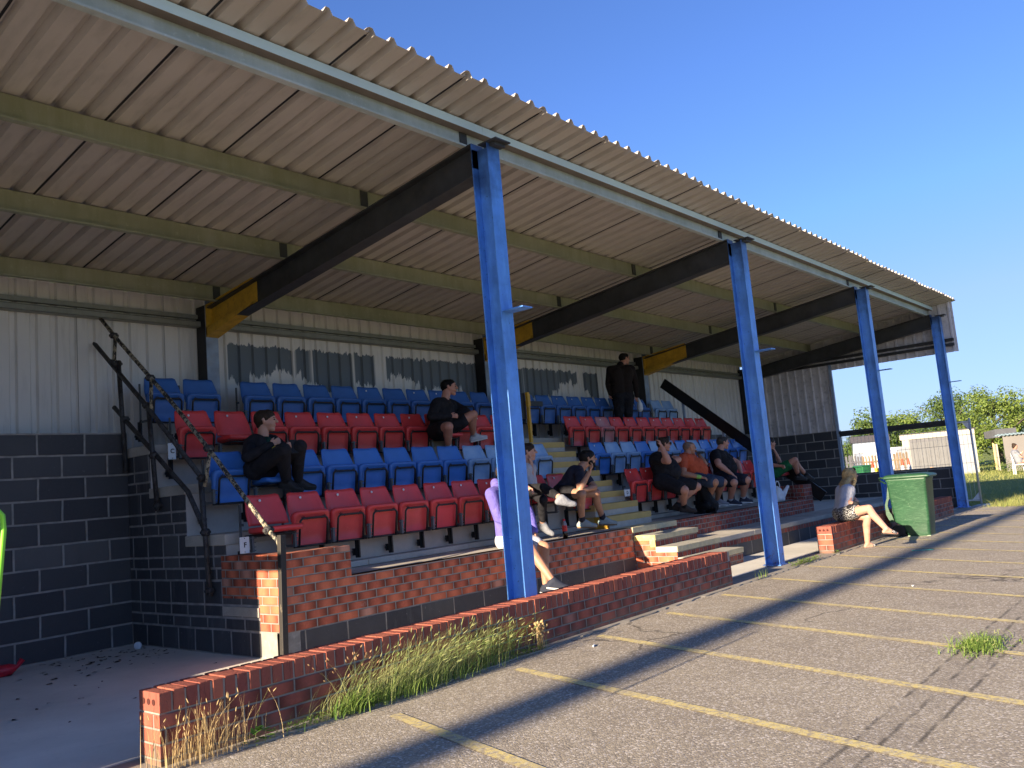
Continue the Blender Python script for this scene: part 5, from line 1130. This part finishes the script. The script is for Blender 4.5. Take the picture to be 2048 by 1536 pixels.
x, y = far(19.25,5.41,37,20); cone(x, y, 'right traffic cone, in front of the pale garage'); x, y = far(19.30,5.30,38,20); cone(x, y, 'traffic cone leaning just behind the right one')
x, y = far(22.86,7.40,40,24); wheelie((x, y, -.02), R(150), 'small dark green wheelie bin behind the left traffic cone', plain('green_bin_far', (.02,.12,.05), .5), 1.0)
x, y = far(19.10,5.80,38,20); tt = empty('yellow_grit_bin', (x, y, -.02), 0, 'yellow grit bin between the green bin and the blue column', 'bin'); MB().box((-.3,-.3,0),(.3,.3,.75)).build('box', plain('yellow_grit', (.70,.52,.02), .5), tt, bevel=.03); MB().box((-.32,-.32,.751),(.32,.32,.85)).build('lid', MC['yellow_grit'], tt, bevel=.03)
wood = plain('weathered_fence_wood', (.19,.14,.09), .85, var=.35, sc=2, dirt=(.10,.08,.06)); gwood = plain('grey_fence_wood', (.10,.10,.115), .85, var=.3, sc=2)
def paling(a, b, label, mat, h, wdt=.11, point=True):
    a = Vector((*a, -.03)); b = Vector((*b, -.03)); t = empty('wooden_fence', a, math.atan2((b-a).y, (b-a).x), label, 'fence'); L = (b-a).length; m = MB(); x = 0
    while x < L:
        w = wdt*rnd.uniform(.7,1.1); hh = h+rnd.uniform(-.05,.05); m.prism([(x,0),(x+w,0),(x+w,hh-.07),(x+w/2,hh if point else hh-.07),(x,hh-.07)], -.012+rnd.uniform(-.01,.01), .012, 'Y'); x += wdt*1.18
    m.build('palings', mat, t)
    MB().box((0,-.05,h*.3),(L,-.015,h*.3+.08)).box((0,-.05,h*.75),(L,-.015,h*.75+.08)).build('rails', mat, t); return t
paling(far(30.27,10.37,43,32), far(30.44,9.87,43,32), 'grey board fence panel left of the pointed paling fence', gwood, 1.46)
paling(far(30.44,9.86,42,32), far(32.77,9.05,42,34), 'brown pointed paling fence behind the traffic cones', wood, 1.42)
x, y = far(28.53,9.27,44,30); x2, y2 = far(28.71,8.69,44,30); tt = empty('white_awning', (x, y, 0), math.atan2(y2-y, x2-x), 'white scalloped awning above the paling fence', 'awning'); m = MB(); Lw = 1.2
m.prism([(0,1.62),(1.3,1.95),(1.3,1.98),(0,1.66)], -.3, Lw, 'X'); m.build('canopy', M['white'], tt); m = MB()
for k in range(6): m.prism([(-.3+k*.25,1.62),(-.3+k*.25+.25,1.62),(-.3+k*.25+.19,1.50),(-.3+k*.25+.06,1.50)], -.01, .01, 'Y')
m.build('scalloped_valance', plain('awning_valance', (.55,.42,.40), .7), tt); MB().tube([(-.3,0,0),(-.3,0,1.6)], .03, 6).build('pole', fm, tt); MB().tube([(1.15,0,0),(1.15,0,1.6)], .03, 6).build('pole', fm, tt)
x, y = far(32.6,9.62,52,34); tt = empty('white_caravan', (x, y, 0), R(-15), 'low white domed caravan roof behind the paling fence', 'caravan'); m = MB(); m.prism([(-1,-.03),(1,-.03),(1.05,1.1),(.9,1.5),(.4,1.72),(-.4,1.72),(-.9,1.5),(-1.05,1.1)], -1.0, 1.0, 'Y'); m.build('shell', M['white'], tt, bevel=.05)
x, y = far(42.94,13.44,56,45); tt = empty('small_house', (x, y, 0), R(20), 'small hut with a blue grey window behind the awning', 'hut'); MB().box((-1.2,-1,-.03),(1.2,1,2.2)).build('wall', plain('slate_blue_hut', (.16,.19,.25), .6), tt); MB().prism([(-1.3,2.2),(1.3,2.2),(0,2.6)], -1.1, 1.1, 'Y').build('roof', plain('dark_hut_roof', (.10,.09,.09), .8), tt)

# ------------------------------------------------------------------ garage, lean-to and grey wall on the right
pw = plain('pale_grey_garage_panel', (.13,.132,.137), .7, var=.08, sc=1.5, dirt=(.11,.108,.108)); pwh = plain('white_fascia_board', (.36,.34,.29), .6, var=.08); pgr = plain('grey_garage_side', (.26,.27,.30), .7, var=.12, sc=1, dirt=(.22,.22,.24))
A_ = Vector((44.73,9.40)); B_ = Vector((45.53,5.98)); d_ = B_-A_; ga = empty('pale_garage', (A_.x, A_.y, -.03), math.atan2(d_.y, d_.x), 'pale grey flat roofed garage with a white fascia and roller door', 'garage'); Lg = d_.length
MB().box((0,0,0),(Lg,3.9,2.25)).build('wall', pgr, ga)
MB().box((-.12,-.10,2.10),(Lg+.06,-.001,2.36)).box((-.02,-.05,0),(.34,-.001,2.099)).build('fascia', pwh, ga)
m = MB()
for k in range(13): m.box((.36+k*.145,-.03,.02),(.36+k*.145+.14,-.0015,1.92))
dr = m.build('roller_door', pw, ga); MB().box((1.20,-.07,.38),(1.36,-.031,.50)).build('handle', plain('rusty_handle', (.35,.22,.12), .7), dr); MB().box((.36,-.028,1.925),(2.25,-.002,2.095)).build('lintel_shadow_gap', plain('dark_lintel', (.12,.12,.13), .8), ga)
MB().box((2.27,-.02,0),(Lg,-.001,2.099)).build('side_boards', pgr, ga)
MB().box((-.12,-.11,2.361),(Lg+.15,4.05,2.42)).build('roof', plain('dark_felt_roof', (.06,.06,.065), .9), ga)
MB().box((Lg+.001,1.5,0),(Lg+.03,2.3,1.95)).build('dark_doorway', plain('dark_doorway', (.03,.028,.028), .8), ga); MB().box((Lg+.001,0,0),(Lg+.05,.12,2.25)).box((Lg+.001,3.75,0),(Lg+.05,3.9,2.25)).build('corner_board', pwh, ga)
C1 = Vector(far(37.32,7.14,56.5,38)); C2 = Vector(far(39.37,7.09,50.5,40)); d2 = C2-C1
lt = empty('lean_to_shed', (C1.x, C1.y, -.03), math.atan2(d2.y, d2.x), 'dark open fronted lean-to with corrugated roof between garage and grey wall', 'shed'); L2 = d2.length
MB().box((0,.6,0),(L2,.65,1.75)).build('back_wall', plain('dark_shed_inside', (.03,.028,.03), .9), lt); MB().box((-.1,-.3,1.78),(L2,.7,1.86)).build('roof_edge', pgr, lt)
m = MB()
for k in range(26): m.box((-.1+k*L2/26,-.28,1.87),(-.1+k*L2/26+.06,.7,2.2))
m.build('upstand_slats', plain('dark_slats', (.07,.075,.085), .8), lt); MB().box((L2*.18,-.05,0),(L2*.18+.16,.05,1.75)).build('yellow_timber_post', plain('pale_timber', (.62,.46,.22), .8), lt)
for k in range(3): MB().box((L2*.48+k*.33,-.12,0),(L2*.48+k*.33+.22,-.06,1.45)).build('upright_plank', pwh, lt)
C3 = Vector(far(37.5,6.01,50,38)); d3 = (C3-C2).normalized(); gw = empty('grey_rendered_building', (C2.x, C2.y, -.03), math.atan2(d3.y, d3.x), 'grey rendered outbuilding with a corrugated roof at the right edge', 'outbuilding')
MB().box((0,0,0),(7,3,1.82)).build('wall', plain('warm_grey_render', (.17,.16,.155), .85, var=.08, sc=.8), gw)
m = MB()
for k in range(36): m.box((-.25+k*.2,-.22,1.825+.00),(-.25+k*.2+.11,3.1,1.90)); m.box((-.25+k*.2+.11,-.2,1.86),(-.25+k*.2+.2,3.1,1.93))
m.build('corrugated_roof', plain('blue_grey_roof', (.16,.22,.26), .6), gw)
# far person in a white garden chair
px_, py_ = far(35.5,5.99,44.5,36)
cr = empty('garden_chair', (px_, py_, -.03), R(-70), 'white garden chair in front of the grey outbuilding', 'chair'); wc = M['white']
MB().box((-.24,-.22,.42),(.24,.24,.45)).build('seat', wc, cr); m = MB()
for k in range(5): m.obox((-.2+k*.1,.27,.70),(.022,0,0),(0,.012,0),(0,.06,.26))
m.build('backrest', wc, cr)
for sx, sy in ((-.22,-.22),(.22,-.22),(-.22,.24),(.22,.24)): MB().beam((sx,sy,0),(sx*.95,sy*.95,.44),.035,.035).build('leg', wc, cr)
for sx in (-.25,.25): MB().box((sx-.02,-.24,.63),(sx+.02,.28,.66)).box((sx-.018,-.22,.45),(sx+.018,-.18,.63)).build('armrest', wc, cr)
b = Vector((px_, py_, -.03)); fd = Vector((math.sin(R(70)), -math.cos(R(70)), 0))*1; fd = Vector((.34,-.94,0)); sd2 = Vector((.94,.34,0)); pf = empty('person', b, 0, 'distant seated person in grey top holding a drink on the garden chair', 'person')
def q(f_, s_, z_): return b+fd*f_+sd2*s_+Vector((0,0,z_))
blob('body', [(q(0,-.1,.55), q(0,.1,.55), .12, .12), (q(0,0,.6), q(-.1,0,.95), .14, .15), (q(-.1,-.17,1.0), q(-.1,.17,1.0), .07, .07), (q(-.09,0,1.05), q(-.07,0,1.16), .055, .055), (q(-.06,0,1.20), q(-.04,0,1.25), .095, .095), (q(-.1,.18,1.0), q(.1,.22,.75), .05, .04), (q(.1,.22,.75), q(.25,.12,1.0), .04, .035),
  (q(-.1,-.18,1.0), q(.1,-.22,.75), .05, .04), (q(.1,-.22,.75), q(.3,-.1,.7), .04, .035), (q(0,.1,.55), q(.42,.1,.6), .09, .06), (q(0,-.1,.55), q(.42,-.1,.6), .09, .06), (q(.42,.1,.6), q(.5,.1,.12), .06, .045), (q(.42,-.1,.6), q(.5,-.1,.12), .06, .045), (q(.5,.1,.08), q(.64,.1,.06), .045, .04), (q(.5,-.1,.08), q(.64,-.1,.06), .045, .04)], SK['pink'], pf, .02, 2, b)
blob('shirt', [(q(0,-.08,.6), q(-.1,-.06,.95), .16, .165), (q(0,.08,.6), q(-.1,.06,.95), .16, .165), (q(-.1,-.18,1.0), q(-.1,.18,1.0), .085, .085), (q(-.1,.18,1.0), q(0,.2,.88), .07, .06), (q(-.1,-.18,1.0), q(0,-.2,.88), .07, .06)], CL['grey'], pf, .02, 2, b)
blob('hair', [(q(-.09,0,1.24), q(-.07,0,1.29), .10, .10), (q(-.13,0,1.33), q(-.12,0,1.36), .055, .05)], HR['brown'], pf, .02, 1, b)

# ------------------------------------------------------------------ trees
def tree(x, y, h, rr, label, c1, c2, n=5200, lsz=.20, seed=1, trunk=.35, grp='trees beyond the sheds'):
    r_ = random.Random(seed); t = empty('broadleaf_tree', (x, y, -.03), 0, label, 'tree', grp); m = MB()
    m.tube([(0,0,-.1),(.05,0,h*.25),(-.05,.1,h*.5),(.1,0,h*.8)], [h*.035,h*.028,h*.018,h*.006], 8)
    for k in range(7):
        a = r_.uniform(0, 6.28); z0 = h*r_.uniform(.2,.6); L = rr*r_.uniform(.5,.85); m.tube([(0,0,z0),(math.cos(a)*L*.5,math.sin(a)*L*.5,z0+L*.35),(math.cos(a)*L,math.sin(a)*L,z0+L*.7)], [h*.016,h*.010,h*.003], 6)
    m.build('trunk', MC.get('tree_bark') or plain('tree_bark', (.09,.075,.06), .9), t)
    key = 'leaf%s' % (c1,); mt = GM.get(key) or leafmat('tree_leaf', c1, c2); GM[key] = mt; m = MB(); cl = []
    for k in range(46):
        a = r_.uniform(0, 6.28); z = r_.uniform(-1, 1); q_ = math.sqrt(1-z*z)*r_.uniform(.35, 1); cl.append((Vector((math.cos(a)*q_*rr*.85, math.sin(a)*q_*rr*.85, h*.56+z*h*.36*(1-.25*r_.random()))), rr*r_.uniform(.20,.36)))
    for i in range(n):
        c, cr_ = cl[r_.randrange(len(cl))]; v = Vector((r_.gauss(0,1), r_.gauss(0,1), r_.gauss(0,1))).normalized(); p_ = c+v*cr_*(r_.random()**.35); s_ = lsz*r_.uniform(.5,1.3)
        nn = (v+Vector((r_.uniform(-.7,.7), r_.uniform(-.7,.7), r_.uniform(-.3,.9)))).normalized(); a1 = nn.orthogonal().normalized(); a2 = nn.cross(a1); th = r_.uniform(0, 6.28); e1 = a1*math.cos(th)+a2*math.sin(th); e2 = nn.cross(e1)
        m.quad([p_-e1*s_*.5, p_+e2*s_*.3, p_+e1*s_*.55, p_-e2*s_*.3])
    m.build('crown', mt, t, fixn=False); return t
LG_ = ((.10,.16,.03), (.20,.26,.06)); MG = ((.06,.11,.025), (.12,.17,.045)); DG = ((.035,.07,.02), (.07,.11,.03))
def tp(u_dir, D, D0): return far(u_dir[0], u_dir[1], D, D0)
x, y = tp((66.83,20.83),64,70); tree(x, y, 4.6, 2.5, 'olive green round tree left of the blue column, behind the awning', *MG, seed=2, n=6500)
x, y = tp((71.1,23.9),70,75); tree(x, y, 2.5, 1.8, 'low bush at the left edge of the gable opening', *MG, seed=9, n=2500)
x, y = tp((77.1,21.36),76,80); tree(x, y, 4.9, 2.6, 'bright green tree just right of the third blue column', *LG_, seed=3, n=6000)
x, y = tp((82.2,21.6),86,85); tree(x, y, 4.7, 1.9, 'small dark tree on the skyline between two bigger ones', *DG, seed=4, n=3500)
x, y = tp((78.01,17.72),78,80); tree(x, y, 6.3, 2.9, 'mid green tree behind the last blue column', *MG, seed=5, n=7000)
x, y = tp((76.7,14.1),74,78); tree(x, y, 6.0, 3.2, 'largest bright yellow green tree at the right', *LG_, seed=6, n=9000)
x, y = tp((88.98,13.48),88,90); tree(x, y, 5.6, 3.0, 'dark green tree at the right edge of the picture', *DG, seed=7, n=6000)
x, y = tp((72.8,18.05),70,75); tree(x, y, 3.4, 2.6, 'dark low tree behind the pale garage roof', *MG, seed=8, n=5000)
x, y = tp((74.4,15.5),69,76); tree(x, y, 3.9, 2.6, 'leafy green tree directly above the garage', *LG_, seed=11, n=6000)
x, y = tp((88.5,10.5),80,90); tree(x, y, 4.0, 3.0, 'bright bush above the grey outbuilding roof', *LG_, seed=12, n=6000)
# plants at the foot of the sheds
for i, (dx, dy, D, D0, h) in enumerate([(37.3,7.4,50,38,.5),(37.33,7.05,50,38,.8),(38.9,6.9,48,40,.45),(37.45,6.3,47,38,.5)]):
    x, y = far(dx, dy, D, D0); t = empty('wild_plant', (x, y, -.03), 0, ['pale weeds at the foot of the garage corner','tall leafy weed in front of the dark garage doorway','weeds below the upright planks of the lean-to','weeds beside the garden chair'][i], 'weed', 'weeds at the foot of the sheds'); m = MB()
    for k in range(350):
        c = Vector((rnd.gauss(0,.35 if i != 1 else .18), rnd.gauss(0,.35), rnd.uniform(0, h))); a = rnd.uniform(0, 6.28); d = Vector((math.cos(a), math.sin(a), rnd.uniform(-.2,.8)))*.07; s_ = Vector((-d.y, d.x, 0))*.35; m.quad([c, c+d*.5+s_, c+d, c+d*.5-s_])
    m.build('leaves', GM['green'] if i else GM['pale'], t, fixn=False)
# lamp mast outside the frame on the left: it throws the long soft band of shade along the car park
ml = empty('floodlight_mast', (-27,-1.25,-.03), 0, 'tall floodlight mast left of the car park, outside the picture', 'mast')
MB().tube([(0,0,0),(0,0,14)], [.205,.19], 16).build('pole', fm, ml); MB().box((-.2,-.8,13.6),(.2,.8,14.1)).build('lamp_head', M['steel_dark'], ml)
